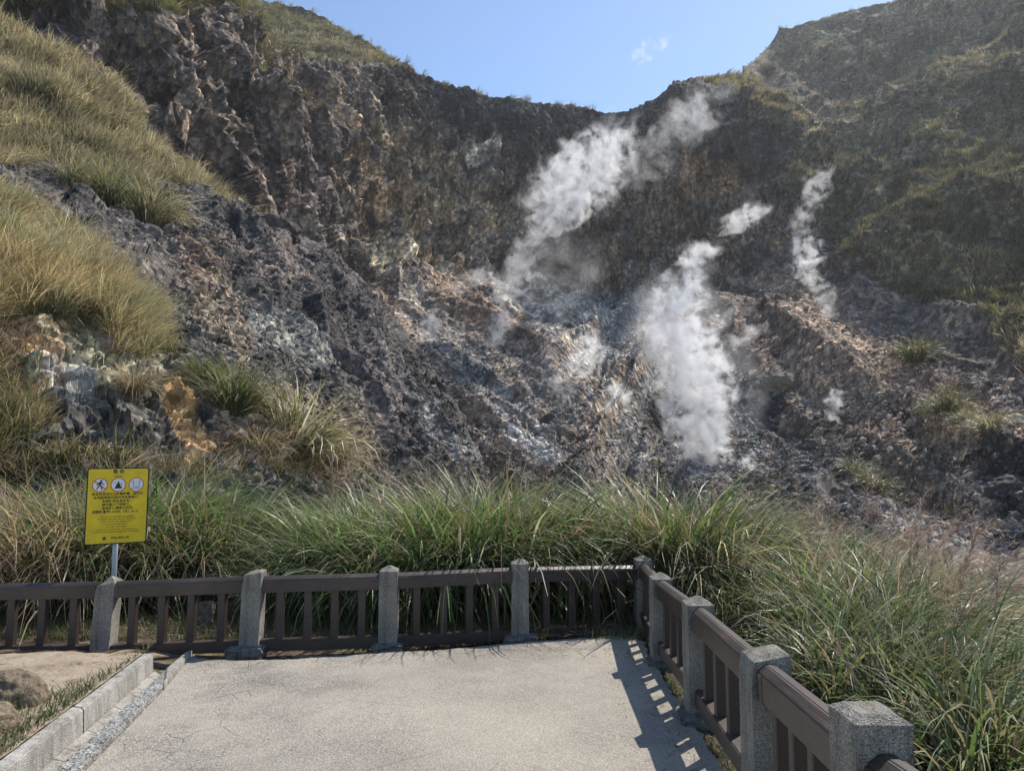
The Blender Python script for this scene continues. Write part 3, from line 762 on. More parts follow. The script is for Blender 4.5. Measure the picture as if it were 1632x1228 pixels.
sign = empty('caution_sign', (sc_.x, sc_.y, gz(sc_.x, sc_.y)), R(29)); tag(sign, 'yellow caution sign with black lettering on a grey pole behind the fence', 'sign')
zc = sc_.z-sign.location.z
def prism(pts, y0, y1):
    bm = bmesh.new(); a = [bm.verts.new((x, y0, z)) for x, z in pts]; b = [bm.verts.new((x, y1, z)) for x, z in pts]; n = len(pts)
    bm.faces.new(a); bm.faces.new(b[::-1])
    for k in range(n): bm.faces.new((a[k], b[k], b[(k+1) % n], a[(k+1) % n]))
    return bm
bm = prism(rrect(SW, SH, .025), 0, .012); pn = bmobj('panel', bm, M['ink'], sign); pn.location = (0, -.03, zc)
bm = prism(rrect(SW-.026, SH-.026, .018), -.002, .001); bmobj('face', bm, M['yellow'], pn)
bm = bmesh.new(); bmesh.ops.create_cone(bm, cap_ends=True, segments=20, radius1=.028, radius2=.028, depth=zc+.45, matrix=Matrix.Translation((0, 0, (zc+.45)/2-.3)))
po = bmobj('pole', bm, M['steel'], sign, True); po.location = (-.0, .012, 0)
for z_ in (.36, -.36):
    bm = bmesh.new(); bmesh.ops.create_cone(bm, cap_ends=True, segments=10, radius1=.009, radius2=.007, depth=.006, matrix=Matrix.Translation((0, -.004, z_*SH*1.22))@Matrix.Rotation(R(90), 4, 'X')); bmobj('bolt', bm, M['steel'], pn)
def zz(f): return SH/2-f*SH
lines = [('敬 告', .05, .054, .0012), ('Caution', .029, .112, .0006),
  ('本區受高溫火山氣體影響，因落石', .0345, .345, .0006), ('及地層塌陷可能列為危險區域，', .0345, .392, .0006), ('為維護您自身安全，', .0345, .438, .0006),
  ('請勿進入管制區域。', .0345, .485, .0006), ('違者將依國家公園法', .0345, .531, .0006), ('相關新臺幣1,500元（含）以上。', .0345, .577, .0006),
  ('This area is declared a potentially', .0245, .640, 0), ('hazardous zone for extreme heat and', .0245, .672, 0),
  ('toxic volcanic gas, falling rocks', .0245, .704, 0), ('and ground subsidence.', .0245, .736, 0), ('For your own safety,', .0245, .770, 0),
  ('please do not enter the restricted area.', .0245, .806, 0), ('Violators will be fined no less than NT$1,500.', .0245, .838, 0),
  ]
for body, size, f, bold in lines+[('陽明山國家公園', .026, .920, .0003)]:
    me = text_mesh(body, size, bold); me.materials.clear(); me.materials.append(M['ink'])
    if body.startswith('敬'): me.name = 'heading'
    o = link(bpy.data.objects.new('lettering', me), pn); o.rotation_euler = (R(90), 0, 0)
    o.location = (.04 if f > .9 else 0, -.0035, zz(f))
bm = bmesh.new(); flat_poly(bm, disc(.019, 24), 0); em = bmobj('emblem', bm, M['emblem'], pn); em.location = (-.115, -.0035, zz(.92))
def pictogram(x, draw):
    bm = bmesh.new(); flat_poly(bm, disc(.078), 0, 0); 
    ro, ri = disc(.078), disc(.0705)
    vo = [bm.verts.new((a, -.001, b)) for a, b in ro]; vi = [bm.verts.new((a, -.001, b)) for a, b in ri]
    for k in range(32):
        f = bm.faces.new((vo[k], vo[(k+1) % 32], vi[(k+1) % 32], vi[k])); f.material_index = 1
    draw(bm)
    for f in bm.faces: f.normal_update()
    me = bpy.data.meshes.new('pictogram'); bm.to_mesh(me); bm.free()
    for k in ('signwhite', 'red', 'ink'): me.materials.append(M[k])
    o = link(bpy.data.objects.new('pictogram', me), pn); o.location = (x, -.0035, zz(.225))
def d1(bm):
    y = -.0015
    flat_poly(bm, disc(.0115, 14, .012, .048), y, 2)
    for q in ((.006, .036, -.006, -.002, .024), (-.006, .0, -.020, -.026, .013), (-.020, -.026, -.034, -.050, .011), (-.002, .0, .016, -.022, .013),
              (.016, -.022, .022, -.052, .011), (.004, .030, .026, .012, .009), (.026, .012, .040, .006, .008), (.0, .030, -.022, .016, .009), (-.022, .016, -.032, -.004, .008)):
        flat_poly(bm, bar(*q), y-.0002, 2)
    flat_poly(bm, bar(-.054, .045, .054, -.045, .010), y-.001, 1)
def d2(bm):
    flat_poly(bm, [(-.040, -.042), (.042, -.042), (.030, -.020), (.022, -.012), (.016, .012), (.008, .022), (.004, .046), (-.006, .030), (-.012, .010), (-.024, -.006), (-.030, -.026)], -.0015, 2)
    for x, z, r in ((.030, .012, .006), (.036, -.006, .005), (-.026, .022, .005)): flat_poly(bm, disc(r, 8, x, z), -.0015, 2)
def d3(bm):
    flat_poly(bm, bar(-.046, -.040, .046, -.040, .007), -.0015, 2)
    for s in (-1, 1):
        for q in ((.026*s, -.020, .034*s, .004, .005), (.034*s, .004, .026*s, .022, .005), (.026*s, .022, .036*s, .046, .005)): flat_poly(bm, bar(*q), -.0015-.0002*s, 2)
    flat_poly(bm, bar(-.02, -.024, .02, -.024, .006), -.0018, 2)
pictogram(-.182, d1); pictogram(0, d2); pictogram(.182, d3)

# ------------------------------------------------------------------ boulders by the kerb, stump behind the fence
def rock_bm(r, seed, sub=4, amp=.3, facet=.25):
    bm = bmesh.new(); bmesh.ops.create_icosphere(bm, subdivisions=sub, radius=1.)
    p = np.array([v.co for v in bm.verts]); n = fbm(p*1.1+seed*9.1, 3, 61)-.5; n3 = fbm(p*6+seed, 3, 63)-.5
    k = 1+amp*1.3*n+facets(p*1.25+seed*5.3+.25*n[:, None], 62)*facet*.6+facets(p*3.1+seed, 66)*facet*.22+n3*.10
    for v, q in zip(bm.verts, k): v.co = Vector((v.co.x*r[0], v.co.y*r[1], v.co.z*r[2]))*float(q)
    return bm
c1 = ground(44, 1118, .12); o = bmobj('boulder', rock_bm((.25, .22, .20), 3, 5), M['boulder'], None, True); o.location = c1+Vector((-.12, -.05, .02))
tag(o, 'lichen-grey rounded boulder lying on the trodden earth left of the kerb', 'boulder', 'boulders by the path')
c2 = ground(8, 1160, .12); o = bmobj('boulder', rock_bm((.19, .18, .17), 5, 5), M['boulder'], None, True); o.location = c2+Vector((-.10, -.05, .0))
tag(o, 'smaller brown boulder at the picture edge in front of the rounded grey boulder', 'boulder', 'boulders by the path')
bm = bmesh.new(); r_ = np.random.default_rng(5); lv = []
for z in np.linspace(-.1, .30, 7):
    lv.append([bm.verts.new((.115*math.cos(t)*(1+.25*r_.normal()*.3)+.04*z, .10*math.sin(t)*(1+.08*r_.normal()), z+(.05*math.cos(t+1) if z > .25 else 0))) for t in np.linspace(0, 2*math.pi, 14, endpoint=False)])
for a, b in zip(lv, lv[1:]):
    for k in range(14): bm.faces.new((a[k], a[(k+1) % 14], b[(k+1) % 14], b[k]))
bm.faces.new(lv[-1])
o = bmobj('tree_stump', bm, M['stump']); o.location = (-3.62, 8.55, gz(-3.62, 8.55)); tag(o, 'pale weathered stump in the short grass behind the fence', 'stump')
# ------------------------------------------------------------------ grass built as real blades
def blades(root, length, az, lean, droop, width, segs, c0, c1, up=None, twist=.5):
    """curved ribbons; az = direction they lean to, lean = angle at the root, droop = extra bend towards the tip"""
    n = len(root); t = np.linspace(0, 1, segs+1); pos = np.array(root, float); pts = [pos.copy()]
    hd = np.stack([np.cos(az), np.sin(az), np.zeros(n)], -1); upv = np.array([0, 0, 1.])
    if up is None: up = np.tile(upv, (n, 1))
    for k in range(segs):
        th = lean+droop*((k+.5)/segs)**1.4
        dirv = np.sin(th)[:, None]*hd+np.cos(th)[:, None]*up
        pos = pos+dirv*(length/segs)[:, None]; pts.append(pos.copy())
    pts = np.stack(pts, 1)
    tw = az+math.pi/2+rng.normal(0, twist, n)
    side = np.stack([np.cos(tw), np.sin(tw), rng.normal(0, .25, n)], -1)
    prof = np.minimum(1., (.55+1.6*t))*(1-t**2.2); prof[-1] = .06
    off = side[:, None, :]*(width[:, None]*prof[None, :]*.5)[:, :, None]
    V = np.stack([pts-off, pts+off], 2).reshape(-1, 3)
    mixt = (t**1.1)[None, :, None]
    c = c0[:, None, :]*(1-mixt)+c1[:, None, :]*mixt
    Cc = np.repeat(c[:, :, None, :], 2, 2).reshape(-1, 3)
    b = (np.arange(n)*(segs+1)*2)[:, None]; r = (np.arange(segs)*2)[None, :]
    f = np.stack([b+r, b+r+1, b+r+3, b+r+2], -1).reshape(-1, 4)
    return V, f, Cc, pts

def join(parts):
    V, Fc, C = [], [], []; o = 0
    for v, f, c in parts: V.append(v); Fc.append(f+o); C.append(c); o += len(v)
    return np.concatenate(V), np.concatenate(Fc), np.concatenate(C)

GREEN = np.array([.066, .098, .036]); OLIVE = np.array([.135, .135, .068]); STRAW = np.array([.34, .285, .185]); SILVER = np.array([.30, .30, .225]); PINK = np.array([.29, .205, .165]); DARKG = np.array([.038, .062, .026])
def pal(n, ws, jit=.22):
    """random picks from weighted colours"""
    cs = np.array([w[0] for w in ws]); p = np.array([w[1] for w in ws], float); k = rng.choice(len(ws), n, p=p/p.sum())
    return cs[k]*np.exp(rng.normal(0, jit, (n, 1)))

def tussock(n, H, rad, greens, dry=.2, wid=.0185, segs=7, spread=.46, stalks=0, az_bias=None):
    """one clump at the origin"""
    a = rng.random(n)*2*math.pi; r = rad*np.sqrt(rng.random(n))
    root = np.stack([np.cos(a)*r, np.sin(a)*r, np.zeros(n)-.03], -1)
    az = a+rng.normal(0, .7, n)
    if az_bias is not None: 
        bx = np.cos(az)+az_bias[0]; by = np.sin(az)+az_bias[1]; az = np.arctan2(by, bx)
    L = H*1.42*(.5+.5*rng.random(n)**.7)
    lean = np.abs(rng.normal(.08, spread*.55, n))+.25*r/rad*spread; dr = .8+1.9*rng.random(n)
    c0 = pal(n, greens); c1 = c0*1.8
    d = rng.random(n) < dry; c0[d] = pal(d.sum(), [(STRAW, 2), (PINK, 1)])*.8; c1[d] = c0[d]*1.2
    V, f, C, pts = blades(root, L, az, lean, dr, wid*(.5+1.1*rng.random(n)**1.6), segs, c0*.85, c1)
    parts = [(V, f, C)]
    for k in range(stalks): parts.append(plume((rng.normal(0, rad*.5), rng.normal(0, rad*.5), 0), H*(1.05+.35*rng.random()), rng.random()*6.28))
    return join(parts)

def plume(root, H, az, col=None):
    """a flowering stalk: thin stem with a one-sided feathery head"""
    col = PINK if col is None else col
    root = np.array(root, float)[None]
    V, f, C, pts = blades(root, np.array([H]), np.array([az]), np.array([.05+.12*rng.random()]), np.array([.35+.5*rng.random()]), np.array([.007]), 7, col[None]*.75, col[None]*.9)
    ps = pts[0]; m = 46; t = rng.random(m)*.30+.70
    k = np.minimum((t*7).astype(int), 6); fr = t*7-k; base = ps[k]*(1-fr[:, None])+ps[k+1]*fr[:, None]
    a2 = az+rng.normal(0, .9, m)
    v2, f2, c2, _ = blades(base, .10+.16*rng.random(m), a2, .5+.5*rng.random(m), .6+1.1*rng.random(m), np.full(m, .0055), 3, np.tile(col, (m, 1))*(.9+.3*rng.random((m, 1))), np.tile(col, (m, 1))*1.35)
    return join([(V, f, C), (v2, f2, c2)])

def place(parts, tmpl, x, y, z, s, rz, tint=1.):
    v, f, c = tmpl; ca, sa = math.cos(rz)*s, math.sin(rz)*s
    w = np.stack([v[:, 0]*ca-v[:, 1]*sa+x, v[:, 0]*sa+v[:, 1]*ca+y, v[:, 2]*s+z], -1); parts.append((w, f, c*tint))

def proj(x, y, z):
    dz = z-CAMH; fw = y*cP+dz*sP; return CX+F*x/fw, CY-F*(-y*sP+dz*cP)/fw

# ---- the belt of silvergrass beyond the fence
TOPX = [-200, 0, 100, 180, 250, 350, 415, 450, 520, 600, 680, 730, 790, 850, 900, 960, 1010, 1060, 1110, 1150, 1190, 1240, 1300, 1360, 1420, 1480, 1540, 1632, 1800]
TOPY = [750, 740, 722, 722, 732, 748, 800, 800, 782, 762, 768, 758, 736, 735, 765, 778, 762, 740, 736, 750, 785, 822, 824, 838, 856, 890, 935, 1000, 1080]
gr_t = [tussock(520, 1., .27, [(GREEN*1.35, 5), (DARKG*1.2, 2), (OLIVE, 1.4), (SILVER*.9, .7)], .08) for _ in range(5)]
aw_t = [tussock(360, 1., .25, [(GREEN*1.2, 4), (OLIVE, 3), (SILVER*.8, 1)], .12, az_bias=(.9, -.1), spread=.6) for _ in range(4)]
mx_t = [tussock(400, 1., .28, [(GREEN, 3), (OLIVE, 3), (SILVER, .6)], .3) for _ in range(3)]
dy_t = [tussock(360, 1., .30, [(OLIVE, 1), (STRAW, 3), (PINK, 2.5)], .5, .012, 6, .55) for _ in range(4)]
zones = {'silvergrass': [], 'dry_silvergrass': [], 'right_bank': []}
def dryness(px, y):
    d = np.interp(px, [-200, 40, 110, 150, 370, 395, 440, 470, 1180, 1290, 1400, 1500, 1632], [.97, .95, .8, .12, .2, .8, .8, .1, .12, .3, .65, .85, .95])
    return d
cl = []
for k in range(3000):                                         # dart throwing: clumps keep apart
    if k < 1100: x, y = rng.uniform(-9, 2.4), rng.uniform(9.2, 12.6)
    elif k < 2300: x, y = rng.uniform(1.75, 9.5), rng.uniform(1.0, 13)
    else: x, y = rng.uniform(4, 14), rng.uniform(5.5, 17)
    if k < 2300 and y > 13.2-.15*abs(x): continue
    if k >= 2300 and y > 8+.75*(x-1): continue
    if -5.9 < x < -3.3 and y < 10.2: continue
    if -.6 < x < 1.0 and y < 9.75: continue
    if 1.0 <= x < 2.5 and y < 10.1: continue
    if x > 2 and y < .45*(x-3.4): continue
    if x > .9 and y < 9.75 and x < 2.35: continue
    if x > 1.2 and x < 2.6 and y < 9.3 and rng.random() < .3: continue
    if all((x-a)**2+(y-b)**2 > .36**2 for a, b, *_ in cl): cl.append((x, y))
nb = 0
for x, y in cl:
    z = gz(x, y); px_, _ = proj(x, y, z)
    if px_ < -120 or px_ > 1790: continue
    top = np.interp(px_, TOPX, TOPY)+rng.normal(0, 7)+4+4*sstep(300, 150, px_)+34*(float(fbm(np.array([[px_/55., y*.8, 0.]]), 2, 77)[0])-.5)
    zt = CAMH+(713-top)/F*y; H = zt-z
    if x < 2.2: H *= (.80 if y < 9.6 else 1.)
    if H < .3: continue
    H = min(H, 2.35)*(.80+.22*rng.random())
    if 1.7 < x < 3.3 and y < 9: H = min(H, .85+.35*max(0, x-2.3))
    d = dryness(px_, y)
    if rng.random() < d: tm, zn = dy_t[rng.integers(4)], 'dry_silvergrass'
    elif rng.random() < .3: tm, zn = mx_t[rng.integers(3)], 'silvergrass'
    else: tm, zn = gr_t[rng.integers(5)], 'silvergrass'
    if x > 2.2 and zn == 'silvergrass': zn = 'right_bank'
    rz_ = rng.random()*6.28
    if 1.7 < x < 3.3 and y < 9.3: tm, rz_ = aw_t[rng.integers(4)], rng.normal(0, .35)
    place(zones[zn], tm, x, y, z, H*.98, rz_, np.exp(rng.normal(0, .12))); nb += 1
print('clumps', nb)
for zn, nm, lb in (('silvergrass', 'silvergrass', 'dense belt of tall green silvergrass along the back fence'),
                   ('right_bank', 'silvergrass', 'tall arching silvergrass on the bank right of the fence'),
                   ('dry_silvergrass', 'dry_silvergrass', 'dry straw and pinkish silvergrass at both ends of the green belt')):
    v, f, c = join(zones[zn]); o = npmesh(nm, v, f, M['dry'] if zn.startswith('dry') else M['blade'], c); tag(o, lb, 'grass', None, 'stuff')
# flowering stalks over the dry grass on the right and here and there along the belt
parts = []
for k in range(1150):
    if k < 950: x, y = rng.uniform(2.2, 13.), rng.uniform(4.5, 16)
    else: x, y = rng.uniform(-7, 4.5), rng.uniform(10.8, 13.2)
    z = gz(x, y); px_, _ = proj(x, y, z)
    if px_ > 1700 or px_ < -50: continue
    if k < 950 and (px_ < 1230 or rng.random() > (px_-1180)/330.): continue
    if k >= 950 and not (440 < px_ < 840 or px_ < 130 or 1140 < px_ < 1300): continue
    top = np.interp(px_, TOPX, TOPY)-rng.uniform(-30, 62 if px_ < 1240 else 80); H = (CAMH+(713-top)/F*y-z)*1.06
    if .6 < H < 3.0: parts.append(plume((x, y, z), H, rng.normal(.3, 1.0), PINK*np.exp(rng.normal(0, .2))*(.8 if rng.random() < .5 else 1.15)))
v, f, c = join(parts); tag(npmesh('flowering_silvergrass', v, f, M['dry'], c), 'brown feathery silvergrass flower stalks above the grass belt', 'grass', None, 'stuff')

# ---- short grass and litter under the fence and by the kerb
n = 15000; x = np.concatenate([rng.uniform(-7.5, 2, n), rng.uniform(-5.2, -2.4, 34000)]); y = np.concatenate([rng.uniform(8.0, 9.5, n), rng.uniform(2.5, 7.2, 34000)])
q = np.stack([x, y, x*0], -1); w = fbm(q*1.4, 3, 46); near_k = np.arange(len(x)) >= n
kx = W_L[0].x+(W_L[1].x-W_L[0].x)*(y-W_L[0].y)/(W_L[1].y-W_L[0].y)
dk = kx-x
keep = np.where(near_k, (dk > .015) & (dk < .5*rng.random(len(x))**1.3*sstep(6.6, 4.8, y)+.03), w > .40)
x, y, near_k = x[keep], y[keep], near_k[keep]; n = len(x)
z = np.where(near_k, -TILT*y+.11, gz(x, y)-.03)
c0 = pal(n, [(GREEN*1.1, 4), (OLIVE, 2), (STRAW*.7, 2)]); L = np.where(near_k, .05+.07*rng.random(n), .08+.16*rng.random(n))
v, f, c, _ = blades(np.stack([x, y, z], -1), L, rng.random(n)*6.28, np.abs(rng.normal(.3, .35, n)), .4+1.4*rng.random(n), np.full(n, .008), 3, c0, c0*1.2)
tag(npmesh('short_grass', v, f, M['blade'], c), 'short green grass in patches under the fence and beside the kerb', 'grass', None, 'stuff')
# dry fallen blades as litter behind the fence
n = 6500; x = rng.uniform(-8, 2.0, n); y = rng.uniform(8.1, 9.4, n)
v, f, c, _ = blades(np.stack([x, y, gz(x, y)+.0], -1), .12+.3*rng.random(n), rng.random(n)*6.28, 1.25+.3*rng.random(n), .1+.3*rng.random(n), np.full(n, .009), 3, pal(n, [(STRAW, 1), (PINK, 1.5)]), pal(n, [(STRAW, 1), (PINK, 1)]))
tag(npmesh('grass_litter', v, f, M['dry'], c), 'fallen dry grass blades littering the ground behind the fence', 'litter', None, 'stuff')
# tufts of weeds and leaf debris along the joint between paving and fence foot
n = 2600; t = rng.random(n); yy = 1.5+6.6*t; xx = 1.25+.17*rng.random(n)+.03*(yy-5)/3
v, f, c, _ = blades(np.stack([xx, yy, -TILT*yy-.05+.0*xx], -1), .04+.08*rng.random(n), rng.random(n)*6.28, .3+1.2*rng.random(n), .5+rng.random(n), np.full(n, .007), 3, pal(n, [(GREEN, 1), (STRAW*.5, 2)]), pal(n, [(OLIVE, 1), (STRAW*.6, 1)]))
tag(npmesh('fence_foot_weeds', v, f, M['dry'], c), 'thin weeds and litter along the foot of the right-hand fence', 'weeds', None, 'stuff')

# small stones and crumbs lying on the trodden earth
n = 900; x = rng.uniform(-6.5, -2.7, n); y = rng.uniform(2.5, 7.4, n); kx = W_L[0].x+(W_L[1].x-W_L[0].x)*(y-W_L[0].y)/(W_L[1].y-W_L[0].y); k_ = x < kx-.03; x, y = x[k_], y[k_]; n = len(x)
v, f, c, _ = blades(np.stack([x, y, -TILT*y+.12-.17*sstep(6.75, 7.5, y)], -1), .03+.10*rng.random(n), rng.random(n)*6.28, 1.35+.2*rng.random(n), .1+.3*rng.random(n), np.full(n, .010), 2, pal(n, [(STRAW*.8, 2), (PINK*.5, 2)]), pal(n, [(STRAW, 1), (PINK*.6, 1)]))
tag(npmesh('leaf_litter', v, f, M['dry'], c), 'scattered dry leaf bits on the trodden earth left of the kerb', 'litter', None, 'stuff')

# crumbs, grit and dry bits along the edges of the paving
n = 700; t = rng.random(n); e = rng.random(n); far_ = e < .55
x = np.where(far_, -3.0+4.2*t, 1.22-.35*rng.random(n)**2.5-.02*(8-6*t)); y = np.where(far_, 7.25+.28*(t*4.2-3+3)/1.4*.35-.5*rng.random(n)**3, 2.+5.6*t)
v, f, c, _ = blades(np.stack([x, y, -TILT*y+.006], -1), .02+.07*rng.random(n), rng.random(n)*6.28, 1.42+.12*rng.random(n), .05+.2*rng.random(n), np.full(n, .007), 2, pal(n, [(STRAW*.7, 2), (PINK*.5, 2)]), pal(n, [(STRAW*.8, 1), (PINK*.6, 1)]))
tag(npmesh('paving_litter', v, f, M['dry'], c), 'dry grass bits and crumbs scattered along the edges of the paving', 'litter', None, 'stuff')

# ---- grass on the slopes
def slope_grass(name, label, sh, n, weight, L, wid, segs, cols, flow=(1., -.4), fl=1., lean=.55, seed=0, patch=.25, m='blade', droop=1.2, per=12, rad=.3):
    """clumps of blades rooted on a slope; patches of colour and height"""
    P, Nn, px, py, _ = sh.sample(max(1, n//per), weight)
    pn = fbm(P*patch, 4, 91+seed); pn2 = fbm(P*patch*3.1, 3, 111+seed)
    keep = rng.random(len(P)) < .2+1.5*(pn2-.2); P, Nn, pn, pn2 = P[keep], Nn[keep], pn[keep], pn2[keep]
    k = np.clip((pn-.36)/.28+rng.normal(0, .22, len(P)), 0, .999)*len(cols); cc = np.array(cols)[k.astype(int)]*np.exp(rng.normal(0, .30, (len(P), 1)))
    hs = L*(.45+.75*rng.random(len(P)))*(.6+.8*pn2)
    q = per; P = np.repeat(P, q, 0); Nn = np.repeat(Nn, q, 0); cc = np.repeat(cc, q, 0)*np.exp(rng.normal(0, .2, (len(P), 1))); hs = np.repeat(hs, q, 0); n = len(P)
    a = rng.random(n)*6.283; r = rad*np.sqrt(rng.random(n)); t1 = unit(np.cross(Nn, np.array([0, 0, 1.]))+1e-6); t2 = np.cross(Nn, t1)
    P = P+t1*(np.cos(a)*r)[:, None]+t2*(np.sin(a)*r)[:, None]; rd = t1*np.cos(a)[:, None]+t2*np.sin(a)[:, None]
    dn = Nn.copy(); dn[:, 2] = 0; dn = unit(dn)
    az = np.arctan2(dn[:, 1]*fl+flow[1]*fl+rd[:, 1]*1.3, dn[:, 0]*fl+flow[0]*fl+rd[:, 0]*1.3)+rng.normal(0, .45, n)
    up = unit(Nn*.45+np.array([0, 0, .8]))
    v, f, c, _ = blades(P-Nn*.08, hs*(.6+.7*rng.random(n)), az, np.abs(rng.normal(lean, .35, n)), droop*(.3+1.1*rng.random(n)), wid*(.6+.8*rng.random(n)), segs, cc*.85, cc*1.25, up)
    o = npmesh(name, v, f, M[m], c); tag(o, label, 'grass', None, 'stuff')
SOLV = np.array([.19, .178, .13]); HILL = np.array([.12, .11, .062]); HILL2 = np.array([.092, .087, .060]); TAN = np.array([.235, .205, .15])
mw = lambda x, y: polymask(x, y, mound, 8)
sw = lambda x, y: polymask(x, y, spurg, 6)*(.35+.65*sstep(400, 150, y))
lw = lambda x, y: np.maximum(polymask(x, y, [(-140,560),(20,560),(70,640),(70,720),(-140,740)], 12), polymask(x, y, [(-140,740),(240,748),(340,748),(560,725),(600,780),(-140,800)], 8)*.5)
slope_grass('slope_grass', 'long pale green grass combed over the near mound on the left bank', B, 60000, mw, 1.0, .020, 5, [SOLV*1.2, SILVER*1.2, STRAW, SILVER*1.4, SOLV*1.5, OLIVE*1.4, STRAW*1.15], m='pale', seed=1, lean=.6, patch=.45, per=18, rad=.22)
slope_grass('slope_grass', 'tan and olive grass covering the steep spur at upper left', B, 110000, sw, 1.15, .042, 4, [SOLV, TAN*1.4, STRAW*.95, TAN*1.6, SOLV*1.3, SILVER*1.2, TAN*1.5], m='pale', seed=2, lean=.5, patch=.22, per=16, rad=.4)
slope_grass('slope_grass', 'mixed dry grass at the foot of the left bank above the belt', B, 15000, lw, .7, .02, 5, [SOLV, PINK*.9, STRAW, OLIVE], seed=3, patch=.6)
ra = lambda x, y: polymask(x, y, [(1130,128),(1180,120),(1200,95),(1240,45),(1340,18),(1480,-15),(1640,-60),(1830,-90),(1830,640),(1632,600),(1560,500),(1440,470),(1330,420),(1300,330),(1262,318),(1266,225),(1215,200),(1170,160)], 8)
slope_grass('hillside_grass', 'dark olive grass over the whole right-hand hillside', A, 280000, ra, .95, .12, 2, [HILL2*1.4, HILL*1.6, HILL2*1.9, HILL*1.9, HILL*2.4, TAN*1.5], seed=4, m='farveg', patch=.07, fl=.15, lean=.6, droop=.7, per=14, rad=.6)
la = lambda x, y: polymask(x, y, [(-130,-60),(380,-60),(372,-4),(300,22),(260,40),(190,25),(120,14),(60,30),(-130,60)], 10)+.5*polymask(x, y, [(370,-10),(410,40),(450,95),(500,150),(490,180),(430,130),(380,60),(350,10)], 14)+.25*polymask(x, y, [(450,80),(620,95),(760,148),(960,180),(960,186),(760,158),(620,112),(450,95)], 4)+.16*polymask(x, y, [(165,90),(230,110),(235,150),(170,140)], 10)
slope_grass('rim_grass', 'tan grass tufts along the upper left cliff rim', A, 40000, la, 1.3, .09, 4, [HILL*1.2, TAN*1.2, HILL*1.6, OLIVE*1.2], seed=5, m='farveg', patch=.2, rad=.5, per=16)
ka = lambda x, y: polymask(x, y, [(1125,123),(1185,120),(1228,165),(1270,216),(1238,214),(1200,185),(1160,150)], 6)
slope_grass('rim_grass', 'golden sunlit grass on the rocky knob at the saddle', A, 16000, ka, 1.3, .12, 3, [HILL*1.8, TAN*1.3, STRAW*.9, HILL*2.2], seed=7, m='farveg', patch=.2, rad=.5, per=14)
slope_grass('hilltop_grass', 'sunlit olive grass on the rounded hilltop behind the rim', C, 42000, lambda x, y: np.ones_like(x), 1.5, .17, 3, [HILL*1.7, HILL*2.1, SOLV*1.1, TAN*1.3], seed=6, m='farveg', patch=.1, per=14, rad=.7)

P_, N_, px_a, py_a, _ = B.sample(150, lambda x, y: np.maximum(mw(x, y), sw(x, y)*.5))
v, f, c = join([plume(p, 1.2+.6*rng.random(), rng.normal(-.2, .6), PINK*np.exp(rng.normal(0, .15))) for p in P_]); tag(npmesh('flowering_silvergrass', v, f, M['dry'], c), 'brown flower stalks standing in the grass of the left bank', 'grass', None, 'stuff')

# ---- single tussocks one can point at
tus = {'green': [tussock(420, 1., .22, [(GREEN, 2), (OLIVE, 3)], .25, .022, 6, .6)], 'dry': [tussock(380, 1., .25, [(OLIVE, 1), (STRAW, 2), (PINK, 2)], .5, .022, 6, .7)], 'pale': [tussock(420, 1., .24, [(OLIVE, 3), (SILVER, 2)], .3, .024, 6, .75)]}
tmesh = {}
for k, l in tus.items():
    v, f, c = l[0]; o = npmesh('grass_tussock', v, f, M['dry' if k == 'dry' else 'blade'], c); tmesh[k] = o.data; bpy.data.objects.remove(o)
for sh, px_, py_, rpx, kind, lb in (
  (B, 362, 676, 56, 'green', 'big green tussock beside the orange streak on the left bank'),
  (B, 322, 618, 34, 'green', 'smaller green tussock above the orange streak'),
  (B, 455, 728, 72, 'pale', 'wide olive tussock hanging over the dry grass right of the big green one'),
  (B, 402, 740, 46, 'dry', 'brown dry tussock below the big green tussock'),
  (B, 205, 650, 34, 'dry', 'dry tussock left of the orange streak'),
  (B, 232, 372, 48, 'pale', 'pale tussock at the lower right tip of the grass spur'),
  (B, 165, 345, 42, 'green', 'green tussock on the ledge below the grass spur'),
  (B, 110, 330, 40, 'pale', 'pale tussock at the left of the ledge below the grass spur'),
  (B, 505, 750, 48, 'dry', 'dry tussock at the foot of the dark scree'),
  (B, 10, 700, 40, 'green', 'green tussock at the left picture edge above the dry grass'),
  (A, 1355, 724, 22, 'green', 'leftmost low tussock among the dark rocks on the right talus'),
  (A, 1385, 758, 26, 'green', 'low tussock just below another on the right talus'),
  (A, 1515, 705, 30, 'green', 'tussock beside the big dark rocks on the right talus'),
  (A, 1545, 722, 20, 'pale', 'small pale tussock right of the one beside the dark rocks'),
  (A, 1460, 592, 26, 'green', 'lone tussock by the ledge rock high on the right talus'),
  (A, 1590, 748, 26, 'pale', 'pale tussock at the right edge of the talus')):
    p, nn = sh.pick(px_, py_); H = 2*rpx/F*p.y*.85
    o = link(bpy.data.objects.new('grass_tussock', tmesh[kind])); o.location = p-nn*.05; o.scale = (H,)*3
    o.rotation_euler = (nn.y*-.35, nn.x*.35, rng.random()*6.28); tag(o, lb, 'tussock', 'grass tussocks on the slopes')

